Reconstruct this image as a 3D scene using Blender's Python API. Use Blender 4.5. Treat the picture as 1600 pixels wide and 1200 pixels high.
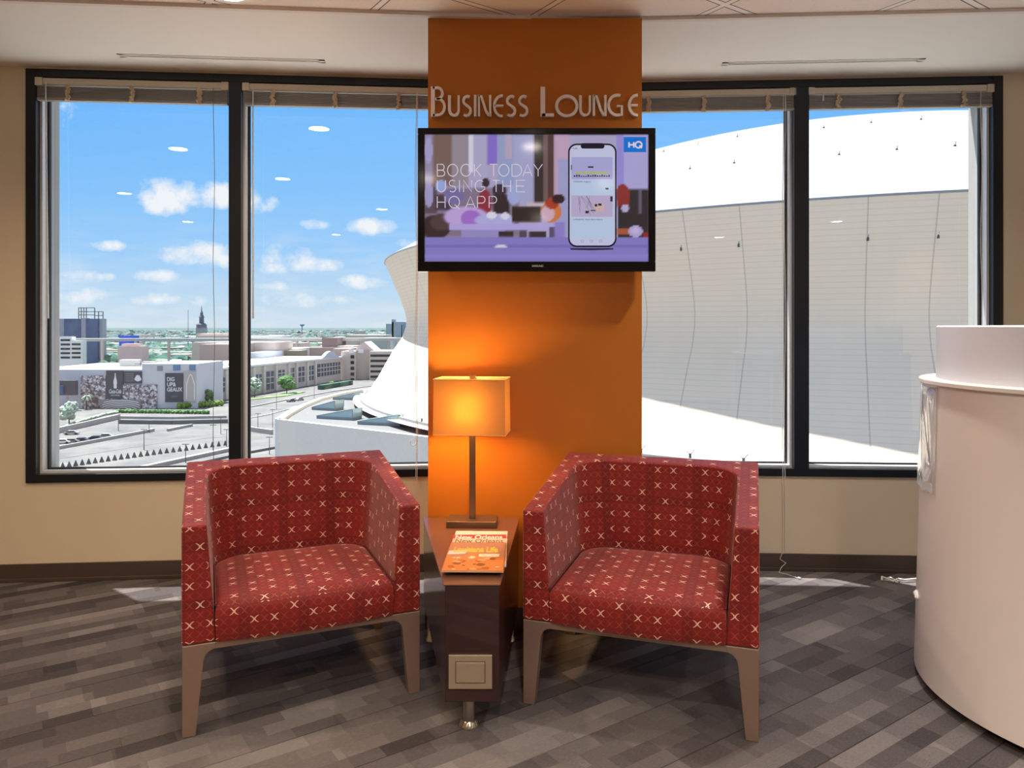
import bpy, bmesh, math, random
from math import sin, cos, pi, radians, hypot, atan2
from mathutils import Vector, Matrix
for o in list(bpy.data.objects): bpy.data.objects.remove(o)
S = bpy.context.scene
COL = S.collection
random.seed(7)
F = 1150.0; EYE = 1.34; ZC = 2.712

# ---------------------------------------------------------------- camera
cd = bpy.data.cameras.new('camera'); cam = bpy.data.objects.new('camera', cd); COL.objects.link(cam)
cam.location = (0, 0, EYE); cam.rotation_euler = (radians(90), 0, 0)
cd.sensor_width = 36; cd.lens = F / 1600 * 36; cd.shift_y = -89 / 1600
cd.clip_end = 40000; cd.clip_start = 0.05
S.camera = cam
vs = S.view_settings
vs.view_transform = 'Standard'; vs.look = 'None'; vs.exposure = 0.0; vs.gamma = 1; vs.use_curve_mapping = False
try:
    S.cycles.use_denoising = True; S.cycles.denoiser = 'OPENIMAGEDENOISE'
    S.cycles.max_bounces = 8; S.cycles.transparent_max_bounces = 12
    S.cycles.sample_clamp_indirect = 6; S.cycles.caustics_reflective = False; S.cycles.caustics_refractive = False
except Exception: pass

# ---------------------------------------------------------------- node helpers
def lin(c):
    r = []
    for v in c[:3]:
        v = v / 255.0
        r.append(v / 12.92 if v <= 0.04045 else ((v + 0.055) / 1.055) ** 2.4)
    return (*r, 1.0)
class NT:
    def __init__(s, nt): s.nt = nt
    def n(s, t, **k):
        x = s.nt.nodes.new(t)
        for a, b in k.items(): setattr(x, a, b)
        return x
    def put(s, sock, v):
        if isinstance(v, bpy.types.NodeSocket): s.nt.links.new(v, sock)
        elif v is not None: sock.default_value = v
    def m(s, op, a, b=None, c=None, clamp=False):
        x = s.n('ShaderNodeMath', operation=op, use_clamp=clamp)
        s.put(x.inputs[0], a); s.put(x.inputs[1], b); s.put(x.inputs[2], c)
        return x.outputs[0]
    def mix(s, f, a, b, typ='MIX'):
        x = s.n('ShaderNodeMix', data_type='RGBA', blend_type=typ)
        s.put(x.inputs[0], f); s.put(x.inputs[6], a); s.put(x.inputs[7], b)
        return x.outputs[2]
    def xyz(s, v):
        x = s.n('ShaderNodeSeparateXYZ'); s.put(x.inputs[0], v); return x.outputs
    def comb(s, a, b, c=0.0):
        x = s.n('ShaderNodeCombineXYZ'); s.put(x.inputs[0], a); s.put(x.inputs[1], b); s.put(x.inputs[2], c); return x.outputs[0]
    def noise(s, v, scale, detail=2.0, rough=0.5, dist=0.0):
        x = s.n('ShaderNodeTexNoise'); s.put(x.inputs['Vector'], v)
        x.inputs['Scale'].default_value = scale; x.inputs['Detail'].default_value = detail
        x.inputs['Roughness'].default_value = rough; x.inputs['Distortion'].default_value = dist
        return x.outputs[0]
    def white(s, v):
        x = s.n('ShaderNodeTexWhiteNoise', noise_dimensions='3D'); s.put(x.inputs['Vector'], v); return x.outputs[0]
    def ramp(s, f, pts):
        x = s.n('ShaderNodeValToRGB'); s.put(x.inputs[0], f)
        e = x.color_ramp.elements
        while len(e) > 1: e.remove(e[-1])
        e[0].position = pts[0][0]; e[0].color = lin(pts[0][1])
        for p, c in pts[1:]:
            q = e.new(p); q.color = lin(c)
        return x.outputs[0]
MATS = {}
def mat(name, col, rough=0.6, metal=0.0, spec=0.5, var=0.0, vscale=8.0, bump=0.0, bscale=200.0, emit=None, estr=1.0, coat=0.0):
    if name in MATS: return MATS[name]
    m = bpy.data.materials.new(name); m.use_nodes = True
    T = NT(m.node_tree); b = m.node_tree.nodes['Principled BSDF']
    b.inputs['Roughness'].default_value = rough; b.inputs['Metallic'].default_value = metal
    b.inputs['Specular IOR Level'].default_value = spec; b.inputs['Coat Weight'].default_value = coat
    c = lin(col); tc = T.n('ShaderNodeTexCoord')
    if var > 0:
        f = T.noise(tc.outputs['Object'], vscale, 3.0)
        f = T.m('MULTIPLY_ADD', f, 2 * var, 1.0 - var)
        x = T.n('ShaderNodeVectorMath', operation='SCALE'); x.inputs[0].default_value = c[:3]; T.put(x.inputs[3], f)
        T.put(b.inputs['Base Color'], x.outputs[0])
    else: b.inputs['Base Color'].default_value = c
    if bump > 0:
        bp = T.n('ShaderNodeBump'); bp.inputs['Strength'].default_value = bump; bp.inputs['Distance'].default_value = 0.002
        T.put(bp.inputs['Height'], T.noise(tc.outputs['Object'], bscale, 2.0)); T.put(b.inputs['Normal'], bp.outputs[0])
    if emit:
        b.inputs['Emission Color'].default_value = lin(emit); b.inputs['Emission Strength'].default_value = estr
    MATS[name] = m
    return m

# ---------------------------------------------------------------- world: blue sky with small clouds
w = bpy.data.worlds.new('sky'); S.world = w; w.use_nodes = True
T = NT(w.node_tree); bg = w.node_tree.nodes['Background']
tc = T.n('ShaderNodeTexCoord')
X, Y, Z = T.xyz(tc.outputs['Generated'])
el = T.m('DIVIDE', Z, T.m('MAXIMUM', T.m('ABSOLUTE', Y), 0.05))
sky = T.ramp(T.m('ADD', T.m('MULTIPLY', el, 1.0), 0.1), [(0.0, (200, 215, 225)), (0.1, (214, 230, 242)), (0.14, (196, 224, 246)), (0.20, (162, 211, 254)), (0.28, (138, 200, 255)), (0.38, (118, 190, 255)), (0.55, (104, 178, 252)), (1.0, (95, 160, 235))])
yy = T.m('MAXIMUM', Y, 0.05)
gx = T.m('DIVIDE', X, yy); gz = T.m('DIVIDE', Z, yy)
gv = T.comb(gx, gz)
n1 = T.noise(gv, 22.0, 6.0, 0.62)
n2 = T.noise(gv, 60.0, 4.0, 0.6)
clouds = [(275, 300, 58, 20, 1.0), (262, 312, 36, 18, 1.0), (395, 318, 36, 13, 1.0), (335, 308, 66, 14, 1.1), (307, 396, 52, 16, 1.0), (335, 405, 35, 12, .8), (582, 355, 36, 10, 1.0), (497, 350, 28, 8, .8), (175, 384, 26, 8, .8),
          (485, 412, 42, 11, .9), (445, 400, 50, 22, .55), (430, 418, 26, 10, .6), (568, 440, 36, 9, 1.0), (120, 430, 34, 8, .8), (165, 433, 20, 6, .7), (240, 432, 34, 8, .8), (120, 462, 60, 12, .6), (250, 468, 100, 10, .5), (470, 468, 110, 12, .4), (640, 380, 30, 10, .4), (420, 448, 40, 8, .4)]
acc = None
for (cx, cy, rx, ry, a) in clouds:
    ux = T.m('DIVIDE', T.m('SUBTRACT', gx, (cx - 800) / F), rx * 1.25 / F)
    uz = T.m('DIVIDE', T.m('SUBTRACT', gz, (511 - cy) / F), ry * 1.35 / F)
    d = T.m('SUBTRACT', a, T.m('ADD', T.m('MULTIPLY', ux, ux), T.m('MULTIPLY', uz, uz)))
    acc = d if acc is None else T.m('MAXIMUM', acc, d)
# clouds out of this view, extra cover added to whiten the ambient light
wide = T.m('MULTIPLY_ADD', T.noise(tc.outputs['Generated'], 4.0, 5.0, 0.6), 8.0, -3.3)
wide = T.m('MINIMUM', wide, T.m('MULTIPLY', T.m('SUBTRACT', T.m('ADD', T.m('ABSOLUTE', gx), T.m('ABSOLUTE', gz)), 1.0), 3.0))
acc = T.m('MAXIMUM', acc, wide)
cl = T.m('ADD', acc, T.m('MULTIPLY_ADD', n1, 3.6, -1.85))
cl = T.m('ADD', cl, T.m('MULTIPLY_ADD', n2, 1.0, -0.5))
cl = T.m('MULTIPLY', cl, 0.95, None, True)
haze = T.m('MULTIPLY', T.m('MULTIPLY_ADD', T.noise(T.comb(gx, T.m('MULTIPLY', gz, 5.0)), 14.0, 4.0), 3.0, -1.35, True), T.m('SUBTRACT', 1.0, T.m('MULTIPLY', gz, 6.0), None, True), None, True)
c = T.mix(T.m('MULTIPLY', haze, 0.7), sky, lin((232, 240, 248)))
c = T.mix(cl, c, lin((246, 249, 253)))
T.put(bg.inputs[0], c); bg.inputs[1].default_value = 1.06

# ---------------------------------------------------------------- sun
sd = bpy.data.lights.new('sun', 'SUN'); sd.energy = 14.0; sd.angle = radians(0.53); sd.color = (1.0, 0.96, 0.9)
sun = bpy.data.objects.new('sun', sd); COL.objects.link(sun); sun.location = (-20, 40, 60)
sun.rotation_euler = Vector((0.28, -0.22, -1.0)).to_track_quat('-Z', 'Y').to_euler()

# ---------------------------------------------------------------- mesh helpers
class MB:
    def __init__(s): s.v = []; s.f = []; s.mi = []; s.uv = []
    def add(s, vs_, fs, mi=0, uvs=None):
        o = len(s.v); s.v += [tuple(p) for p in vs_]
        for k, f in enumerate(fs):
            s.f.append(tuple(i + o for i in f)); s.mi.append(mi); s.uv.append(uvs[k] if uvs else None)
        return s
    def box(s, x0, x1, y0, y1, z0, z1, mi=0):
        if x0 > x1: x0, x1 = x1, x0
        if y0 > y1: y0, y1 = y1, y0
        if z0 > z1: z0, z1 = z1, z0
        return s.add([(x0, y0, z0), (x1, y0, z0), (x1, y1, z0), (x0, y1, z0), (x0, y0, z1), (x1, y0, z1), (x1, y1, z1), (x0, y1, z1)],
                     [(0, 3, 2, 1), (4, 5, 6, 7), (0, 1, 5, 4), (1, 2, 6, 5), (2, 3, 7, 6), (3, 0, 4, 7)], mi)
    def obox(s, a, b, w, z0, z1, mi=0):      # a wall-like box between two plan points
        ax, ay = a[:2]; bx, by = b[:2]; L = hypot(bx - ax, by - ay) or 1; nx, ny = -(by - ay) / L * w / 2, (bx - ax) / L * w / 2
        za0 = z0 if not isinstance(z0, tuple) else z0[0]; zb0 = z0 if not isinstance(z0, tuple) else z0[1]
        za1 = z1 if not isinstance(z1, tuple) else z1[0]; zb1 = z1 if not isinstance(z1, tuple) else z1[1]
        p = [(ax - nx, ay - ny), (bx - nx, by - ny), (bx + nx, by + ny), (ax + nx, ay + ny)]
        zb = [za0, zb0, zb0, za0]; zt = [za1, zb1, zb1, za1]
        return s.add([(*p[i], zb[i]) for i in range(4)] + [(*p[i], zt[i]) for i in range(4)],
                     [(0, 3, 2, 1), (4, 5, 6, 7), (0, 1, 5, 4), (1, 2, 6, 5), (2, 3, 7, 6), (3, 0, 4, 7)], mi)
    def prism(s, pts, z0, z1, mi=0):          # plan polygon extruded in z
        n = len(pts)
        return s.add([(x, y, z0) for x, y in pts] + [(x, y, z1) for x, y in pts],
                     [tuple(range(n))[::-1], tuple(range(n, 2 * n))] + [(i, (i + 1) % n, (i + 1) % n + n, i + n) for i in range(n)], mi)
    def xz(s, pts, y0, y1, mi=0):             # front-facing polygon extruded in depth
        n = len(pts)
        return s.add([(x, y0, z) for x, z in pts] + [(x, y1, z) for x, z in pts],
                     [tuple(range(n)), tuple(range(n, 2 * n))[::-1]] + [(i, i + n, (i + 1) % n + n, (i + 1) % n) for i in range(n)], mi)
    def lathe(s, prof, cx=0, cy=0, n=48, a0=0, a1=2 * pi, mi=0):
        full = abs(a1 - a0 - 2 * pi) < 1e-6; m = n if full else n + 1
        vs_ = []
        for i in range(m):
            a = a0 + (a1 - a0) * i / n
            for r, z in prof: vs_.append((cx + r * cos(a), cy + r * sin(a), z))
        k = len(prof); fs = []
        for i in range(n):
            j = (i + 1) % m
            for q in range(k - 1): fs.append((i * k + q, j * k + q, j * k + q + 1, i * k + q + 1))
        return s.add(vs_, fs, mi)
    def tube(s, pts, r, n=8, mi=0, cap=True):
        pts = [Vector(p) for p in pts]; rings = []; o = []
        rr = r if isinstance(r, (list, tuple)) else [r] * len(pts)
        for i, p in enumerate(pts):
            d = (pts[min(i + 1, len(pts) - 1)] - pts[max(i - 1, 0)]).normalized()
            u = d.orthogonal().normalized() if i == 0 else (pu - d * pu.dot(d)).normalized()
            pu = u; v = d.cross(u)
            o += [p + (u * cos(2 * pi * k / n) + v * sin(2 * pi * k / n)) * rr[i] for k in range(n)]
        fs = [(i * n + k, i * n + (k + 1) % n, (i + 1) * n + (k + 1) % n, (i + 1) * n + k) for i in range(len(pts) - 1) for k in range(n)]
        if cap: fs += [tuple(range(n))[::-1], tuple(range((len(pts) - 1) * n, len(pts) * n))]
        return s.add(o, fs, mi)
    def quad(s, a, b, c, d, mi=0): return s.add([a, b, c, d], [(0, 1, 2, 3)], mi)
    def build(s, name, mats, parent=None, smooth=None, bevel=0, off=(0, 0, 0), seg=2):
        me = bpy.data.meshes.new(name)
        me.from_pydata([(x - off[0], y - off[1], z - off[2]) for x, y, z in s.v], [], s.f)
        if not isinstance(mats, (list, tuple)): mats = [mats]
        for m in mats: me.materials.append(m)
        for p, k in zip(me.polygons, s.mi): p.material_index = k
        if any(u for u in s.uv):
            ul = me.uv_layers.new(name='UVMap')
            for p, u in zip(me.polygons, s.uv):
                for q, li in enumerate(p.loop_indices):
                    if u: ul.data[li].uv = u[q]
                    else:
                        v = me.vertices[me.loops[li].vertex_index].co; n_ = p.normal
                        a = [abs(t) for t in n_]
                        ul.data[li].uv = (v.y, v.z) if a[0] == max(a) else (v.x, v.z) if a[1] == max(a) else (v.x, v.y)
        bm = bmesh.new(); bm.from_mesh(me); bmesh.ops.recalc_face_normals(bm, faces=bm.faces) if len(s.f) > 1 else None; bm.to_mesh(me); bm.free()
        o = bpy.data.objects.new(name, me); COL.objects.link(o)
        if parent: o.parent = parent
        if smooth is not None:
            for p in me.polygons: p.use_smooth = True
            try: me.set_sharp_from_angle(angle=radians(smooth))
            except Exception: pass
        if bevel:
            b = o.modifiers.new('bevel', 'BEVEL'); b.width = bevel; b.segments = seg; b.limit_method = 'ANGLE'; b.angle_limit = radians(40)
            b.harden_normals = smooth is not None
        return o
def thing(name, label, cat, loc=(0, 0, 0), rz=0.0, group=None):
    o = bpy.data.objects.new(name, None); COL.objects.link(o); o.location = loc; o.rotation_euler = (0, 0, rz)
    o.empty_display_size = 0.1
    tag(o, label, cat, group); return o
def tag(o, label=None, cat=None, group=None, kind=None):
    if label: o['label'] = label
    if cat: o['category'] = cat
    if group: o['group'] = group
    if kind: o['kind'] = kind
    return o
def copy_tree(o, parent=None):
    c_ = o.copy(); COL.objects.link(c_)
    if parent: c_.parent = parent
    for ch in list(o.children): copy_tree(ch, c_)
    return c_
def at(px, py, D): return ((px - 800) * D / F, D, EYE + (511 - py) * D / F)
ZG = EYE - 36.0
def G(px, py, z=ZG):
    D = (EYE - z) * F / (py - 511); return ((px - 800) * D / F, D)
def text_mb(txt, size, ext, pos, width=None, font_shear=0.0, ax='xz', bold=0.0, height=None):
    cu = bpy.data.curves.new('t', 'FONT'); cu.body = txt; cu.size = size; cu.extrude = ext; cu.shear = font_shear; cu.offset = bold
    cu.resolution_u = 4
    o = bpy.data.objects.new('t', cu); COL.objects.link(o)
    bpy.context.view_layer.update()
    me = bpy.data.meshes.new_from_object(o)
    bpy.data.objects.remove(o); bpy.data.curves.remove(cu)
    vs_ = [v.co.copy() for v in me.vertices]; fs = [tuple(p.vertices) for p in me.polygons]
    x0 = min(v.x for v in vs_); x1 = max(v.x for v in vs_)
    sc = (width / (x1 - x0)) if width else 1.0
    mb = MB()
    sy = height / max(v.y for v in vs_) if height else 1.0
    for v in vs_: v.y *= sy
    if ax == 'xz': mb.add([(pos[0] + (v.x - x0) * sc, pos[1] - v.z, pos[2] + v.y) for v in vs_], fs)
    else: mb.add([(pos[0] + (v.x - x0) * sc, pos[1] + v.y, pos[2] + v.z) for v in vs_], fs)
    bpy.data.meshes.remove(me)
    return mb
def ribbon(mb, pts, w, y0, y1, mi=0):         # stroke of a letter in the xz plane, with thickness
    n = len(pts); L = []; R = []
    ws = w if isinstance(w, (list, tuple)) else [w] * n
    for i in range(n):
        a = pts[max(i - 1, 0)]; b = pts[min(i + 1, n - 1)]
        dx, dz = b[0] - a[0], b[1] - a[1]; l = hypot(dx, dz) or 1
        nx, nz = -dz / l * ws[i] / 2, dx / l * ws[i] / 2
        L.append((pts[i][0] + nx, pts[i][1] + nz)); R.append((pts[i][0] - nx, pts[i][1] - nz))
    vs_ = [(x, y0, z) for x, z in L] + [(x, y0, z) for x, z in R] + [(x, y1, z) for x, z in L] + [(x, y1, z) for x, z in R]
    fs = []
    for i in range(n - 1):
        fs += [(i, i + 1, n + i + 1, n + i), (2 * n + i, 3 * n + i, 3 * n + i + 1, 2 * n + i + 1), (i, 2 * n + i, 2 * n + i + 1, i + 1), (n + i, n + i + 1, 3 * n + i + 1, 3 * n + i)]
    fs += [(0, n, 3 * n, 2 * n), (n - 1, 3 * n - 1, 4 * n - 1, 2 * n - 1)]
    mb.add(vs_, fs, mi)
def arc(cx, cz, rx, rz, a0, a1, n=20): return [(cx + rx * cos(radians(a0 + (a1 - a0) * i / n)), cz + rz * sin(radians(a0 + (a1 - a0) * i / n))) for i in range(n + 1)]
def rrect(x0, x1, z0, z1, r, n=6):
    p = []
    for cx, cz, a in ((x1 - r, z1 - r, 0), (x0 + r, z1 - r, 90), (x0 + r, z0 + r, 180), (x1 - r, z0 + r, 270)): p += arc(cx, cz, r, r, a, a + 90, n)
    return p

# ---------------------------------------------------------------- materials
M_wall = mat('cream_paint', (218, 203, 178), 0.75, var=0.03, vscale=3, bump=0.15, bscale=120)
M_ceil = mat('white_ceiling_paint', (226, 222, 216), 0.85, var=0.015)
M_orange = mat('orange_paint', (186, 107, 14), 0.5, var=0.02, vscale=4, bump=0.1, bscale=150)
M_base = mat('dark_brown_vinyl', (74, 60, 53), 0.45, var=0.1, vscale=20)
M_frame = mat('black_window_metal', (26, 31, 38), 0.35, 0.3)
M_sash = mat('pale_grey_metal', (214, 218, 220), 0.4, 0.2)
M_rubber = mat('black_rubber', (18, 18, 20), 0.6)
M_concrete_in = mat('grey_facade_stone', (160, 161, 160), 0.8, var=0.06, vscale=12)
M_blind = mat('cream_blind_metal', (205, 198, 182), 0.4)
M_slat = mat('grey_blind_slats', (150, 146, 140), 0.4, 0.2)
M_tape = mat('beige_ladder_tape', (196, 180, 156), 0.8)
M_cord = mat('white_cord', (225, 222, 214), 0.6)
M_wand = mat('clear_plastic_wand', (205, 215, 222), 0.15, coat=0.5)
M_white = mat('white_laminate', (238, 230, 226), 0.28, spec=0.4, var=0.01)
M_whitel = mat('white_laminate_edge', (245, 242, 238), 0.3)
M_wenge = mat('dark_wenge_veneer', (48, 22, 22), 0.3, coat=0.6, var=0.12, vscale=6)
M_steel = mat('brushed_steel', (190, 182, 172), 0.28, 1.0, var=0.05, vscale=60)
M_plate = mat('brushed_nickel_plate', (176, 158, 138), 0.42, 0.55, var=0.04, vscale=90)
M_leg = mat('brushed_bronze_metal', (158, 132, 118), 0.45, 0.65, var=0.05, vscale=50)
M_lampm = mat('antique_bronze_metal', (120, 98, 78), 0.35, 0.8)
M_black = mat('black_gloss_plastic', (10, 10, 13), 0.12)
M_screenedge = mat('black_screen_border', (6, 6, 9), 0.2)
M_vent = mat('white_vent_metal', (225, 222, 215), 0.5)
M_dark = mat('dark_gap', (12, 12, 12), 0.9)

# carpet: strips of grey-brown cells laid diagonally
def carpet():
    m = bpy.data.materials.new('diagonal_strip_carpet'); m.use_nodes = True
    T = NT(m.node_tree); b = m.node_tree.nodes['Principled BSDF']; b.inputs['Roughness'].default_value = 0.95; b.inputs['Specular IOR Level'].default_value = 0.15
    tc = T.n('ShaderNodeTexCoord'); x, y, z = T.xyz(tc.outputs['Object'])
    a = radians(34.5)
    u = T.m('ADD', T.m('MULTIPLY', x, cos(a)), T.m('MULTIPLY', y, sin(a)))
    v = T.m('SUBTRACT', T.m('MULTIPLY', y, cos(a)), T.m('MULTIPLY', x, sin(a)))
    def layer(cu, cv, seed, off):
        row = T.m('FLOOR', T.m('DIVIDE', v, cv))
        ro = T.m('MULTIPLY', T.white(T.comb(row, seed, 1.0)), cu * off)
        cellu = T.m('FLOOR', T.m('DIVIDE', T.m('ADD', u, ro), cu))
        return T.white(T.comb(cellu, row, seed)), row
    w1, row1 = layer(0.175, 0.066, 3.0, 3.0)
    w2, row2 = layer(0.30, 0.132, 11.0, 1.0)
    w3, _ = layer(0.48, 0.066, 23.0, 5.0)
    big, _ = layer(0.5, 0.5, 31.0, 0.0)
    rl = T.white(T.comb(row1, 5.0, 9.0))
    s_ = T.m('MULTIPLY', w1, 0.26); s_ = T.m('ADD', s_, T.m('MULTIPLY', w2, 0.30)); s_ = T.m('ADD', s_, T.m('MULTIPLY', w3, 0.14))
    s_ = T.m('ADD', s_, T.m('MULTIPLY', rl, 0.22))
    # occasional bright continuous strips
    br = T.m('GREATER_THAN', rl, 0.78)
    s_ = T.m('ADD', s_, T.m('MULTIPLY', br, 0.14))
    fine = T.noise(T.comb(T.m('MULTIPLY', u, 60.0), T.m('MULTIPLY', v, 260.0)), 1.0, 2.0, 0.6)
    fine2 = T.noise(tc.outputs['Object'], 700.0, 1.0)
    s_ = T.m('ADD', s_, T.m('MULTIPLY_ADD', fine, 0.36, -0.18))
    s_ = T.m('ADD', s_, T.m('MULTIPLY_ADD', fine2, 0.3, -0.15))
    seam = T.m('LESS_THAN', T.m('FRACT', T.m('DIVIDE', v, 0.264)), 0.018)
    s_ = T.m('SUBTRACT', s_, T.m('MULTIPLY', seam, 0.28))
    c = T.ramp(s_, [(0.12, (58, 53, 54)), (0.38, (82, 76, 77)), (0.62, (102, 96, 96)), (0.95, (132, 126, 124))])
    T.put(b.inputs['Base Color'], c)
    bp = T.n('ShaderNodeBump'); bp.inputs['Strength'].default_value = 0.5; bp.inputs['Distance'].default_value = 0.003
    T.put(bp.inputs['Height'], fine2); T.put(b.inputs['Normal'], bp.outputs[0])
    return m
M_carpet = carpet()

def fabric(name, base, dimx, litx, band):
    m = bpy.data.materials.new(name); m.use_nodes = True
    T = NT(m.node_tree); b = m.node_tree.nodes['Principled BSDF']; b.inputs['Roughness'].default_value = 0.62
    b.inputs['Sheen Weight'].default_value = 0.2; b.inputs['Sheen Tint'].default_value = (1, .8, .75, 1); b.inputs['Specular IOR Level'].default_value = 0.35
    uv = T.n('ShaderNodeUVMap'); u, v, _ = T.xyz(uv.outputs[0]); P = 0.0318
    us = T.m('DIVIDE', u, P); vs2 = T.m('DIVIDE', v, P)
    iu = T.m('FLOOR', us); iv = T.m('FLOOR', vs2)
    fu = T.m('SUBTRACT', T.m('FRACT', us), 0.5); fv = T.m('SUBTRACT', T.m('FRACT', vs2), 0.5)
    mu = T.m('FLOORED_MODULO', iu, 6.0); mv = T.m('FLOORED_MODULO', iv, 6.0)
    lit = None
    for (i, j) in ((0, 0), (2, 0), (0, 2), (2, 2), (4, 3), (4, 5), (1, 4)):
        k = T.m('MULTIPLY', T.m('COMPARE', mu, float(i), 0.2), T.m('COMPARE', mv, float(5 - j), 0.2))
        lit = k if lit is None else T.m('MAXIMUM', lit, k)
    au = T.m('ABSOLUTE', fu); av = T.m('ABSOLUTE', fv)
    # strokes of an x whose tips curl outwards
    g = T.m('ADD', T.m('MULTIPLY_ADD', av, 0.68, 0.012), T.m('MULTIPLY', T.m('POWER', T.m('MAXIMUM', T.m('SUBTRACT', av, 0.14), 0.0), 2.0), 2.6))
    d = T.m('ABSOLUTE', T.m('SUBTRACT', au, g))
    xm = T.m('MULTIPLY', T.m('LESS_THAN', d, 0.075), T.m('LESS_THAN', av, 0.37))
    xd = T.m('MULTIPLY', T.m('LESS_THAN', d, 0.055), T.m('LESS_THAN', av, 0.37))
    r = T.white(T.comb(mu, mv, 4.0))
    bandm = T.m('MAXIMUM', T.m('COMPARE', mu, 5.0, 0.2), T.m('COMPARE', mv, 1.0, 0.2))
    c = T.mix(T.m('MULTIPLY', bandm, 0.6), lin(base), lin(band))
    c = T.mix(T.m('MULTIPLY', xd, T.m('MULTIPLY_ADD', r, 0.7, 0.25)), c, lin(dimx))
    c = T.mix(T.m('MULTIPLY', xm, lit), c, lin(litx))
    fn = T.noise(uv.outputs[0], 900.0, 1.0)
    c = T.mix(T.m('MULTIPLY', fn, 0.25), c, lin((60, 10, 10)))
    T.put(b.inputs['Base Color'], c)
    bp = T.n('ShaderNodeBump'); bp.inputs['Strength'].default_value = 0.25; bp.inputs['Distance'].default_value = 0.001
    T.put(bp.inputs['Height'], fn); T.put(b.inputs['Normal'], bp.outputs[0])
    return m
M_fab = fabric('red_fabric_with_pink_crosses', (132, 24, 18), (172, 70, 54), (240, 192, 172), (104, 14, 12))

def glass():
    m = bpy.data.materials.new('window_glass'); m.use_nodes = True; nt = m.node_tree; T = NT(nt)
    nt.nodes.remove(nt.nodes['Principled BSDF']); out = nt.nodes['Material Output']
    tr = T.n('ShaderNodeBsdfTransparent'); tr.inputs[0].default_value = (0.95, 0.97, 0.98, 1)
    gl = T.n('ShaderNodeBsdfGlossy'); gl.inputs[1].default_value = 0.0; gl.inputs[0].default_value = (1, 1, 1, 1)
    fr = T.n('ShaderNodeFresnel'); fr.inputs[0].default_value = 1.5
    mx = T.n('ShaderNodeMixShader'); T.put(mx.inputs[0], T.m('ADD', fr.outputs[0], 0.035, None, True)); T.put(mx.inputs[1], tr.outputs[0]); T.put(mx.inputs[2], gl.outputs[0])
    T.put(out.inputs[0], mx.outputs[0]); return m
M_glass = glass()

# ================================================================ ROOM
AL = math.atan(0.0818); AR = -math.atan(0.0575)
CL, CR = cos(AL), cos(AR)
OL = (0, 4.087, 0); OR = (0, 4.143, 0)
KX = 0.402
T_W = 0.29
ZW0, ZW1 = 0.52, 2.70
XB0, XB1, YB = -4.6, 4.6, -5.4
def struct(o): o['kind'] = 'structure'; return o
mb = MB(); mb.prism([(XB0 - .1, YB - .1), (XB1 + .1, YB - .1), (XB1 + .1, 4.143 - .0575 * (XB1 + .1) + .15), (KX, 4.12 + .15), (XB0 - .1, 4.087 + .0818 * (XB0 - .1) + .15)], -0.12, 0.0)
struct(mb.build('floor', M_carpet))
# back wall in two slightly angled halves, each with a window opening
def back_wall(name, O, A, u0, u1, h0, h1):
    r = bpy.data.objects
    m = MB()
    m.box(u0, h0, 0, T_W, 0, ZC); m.box(h1, u1, 0, T_W, 0, ZC)
    m.box(h0, h1, 0, T_W, 0, ZW0); m.box(h0, h1, 0, T_W, ZW1, ZC)
    o = m.build(name, M_wall); o.location = O; o.rotation_euler = (0, 0, A); return struct(o)
UL0, UL1 = -2.564, -0.28; UR0, UR1 = 0.48, 2.659
back_wall('wall_back', OL, AL, -4.75, KX / CL, UL0, UL1)
back_wall('wall_back', OR, AR, KX / CR, 4.75, UR0, UR1)
m = MB(); m.box(XB0 - .1, XB0, YB, 3.72, 0, ZC); struct(m.build('wall_left', M_wall))
m = MB(); m.box(XB1, XB1 + .1, YB, 3.89, 0, ZC); struct(m.build('wall_right', M_wall))
m = MB(); m.box(XB0, XB1, YB - .1, YB, 0, ZC); struct(m.build('wall_front', M_wall))
# column
CX0, CX1, CY = -0.373, 0.577, 3.27
m = MB(); m.box(CX0, CX1, CY, 4.2, 0, ZC); struct(m.build('wall_column', M_orange))
# baseboards
for nm, O, A, a, b in (('baseboard_left', OL, AL, -4.5, -0.40), ('baseboard_right', OR, AR, 0.60, 4.5)):
    m = MB(); m.box(a, b, -0.012, 0.0, 0, 0.094); m.box(a, b, -0.02, -0.012, 0, 0.02)
    o = m.build(nm, M_base, bevel=0.003); o.location = O; o.rotation_euler = (0, 0, A); struct(o)
m = MB(); m.box(CX0 - .012, CX1 + .012, CY - .012, CY, 0, 0.094); struct(m.build('baseboard_column', M_base))
# ceiling: smooth border along the windows, diagonal tile grid in front
def ceiling_mats():
    m = bpy.data.materials.new('ceiling_tiles'); m.use_nodes = True; T = NT(m.node_tree); b = m.node_tree.nodes['Principled BSDF']; b.inputs['Roughness'].default_value = .9
    tc = T.n('ShaderNodeTexCoord'); x, y, z = T.xyz(tc.outputs['Object']); a = radians(34.5)
    u = T.m('ADD', T.m('MULTIPLY', x, cos(a)), T.m('MULTIPLY', y, sin(a))); v = T.m('SUBTRACT', T.m('MULTIPLY', y, cos(a)), T.m('MULTIPLY', x, sin(a)))
    def line(q, off):
        f = T.m('ABSOLUTE', T.m('SUBTRACT', T.m('FRACT', T.m('ADD', T.m('DIVIDE', q, 0.61), off)), 0.5))
        return T.m('LESS_THAN', f, 0.02), T.m('COMPARE', f, 0.024, 0.005)
    l1, e1 = line(u, .33); l2, e2 = line(v, .08)
    ln = T.m('MAXIMUM', l1, l2); ed = T.m('MAXIMUM', e1, e2)
    n_ = T.noise(tc.outputs['Object'], 160.0, 3.0)
    c = T.mix(T.m('GREATER_THAN', n_, 0.66), lin((226, 214, 206)), lin((205, 190, 182)))
    c = T.mix(ed, c, lin((110, 95, 88))); c = T.mix(ln, c, lin((232, 226, 220)))
    T.put(b.inputs['Base Color'], c); return m
M_tile = ceiling_mats()
EL = 0.80
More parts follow.
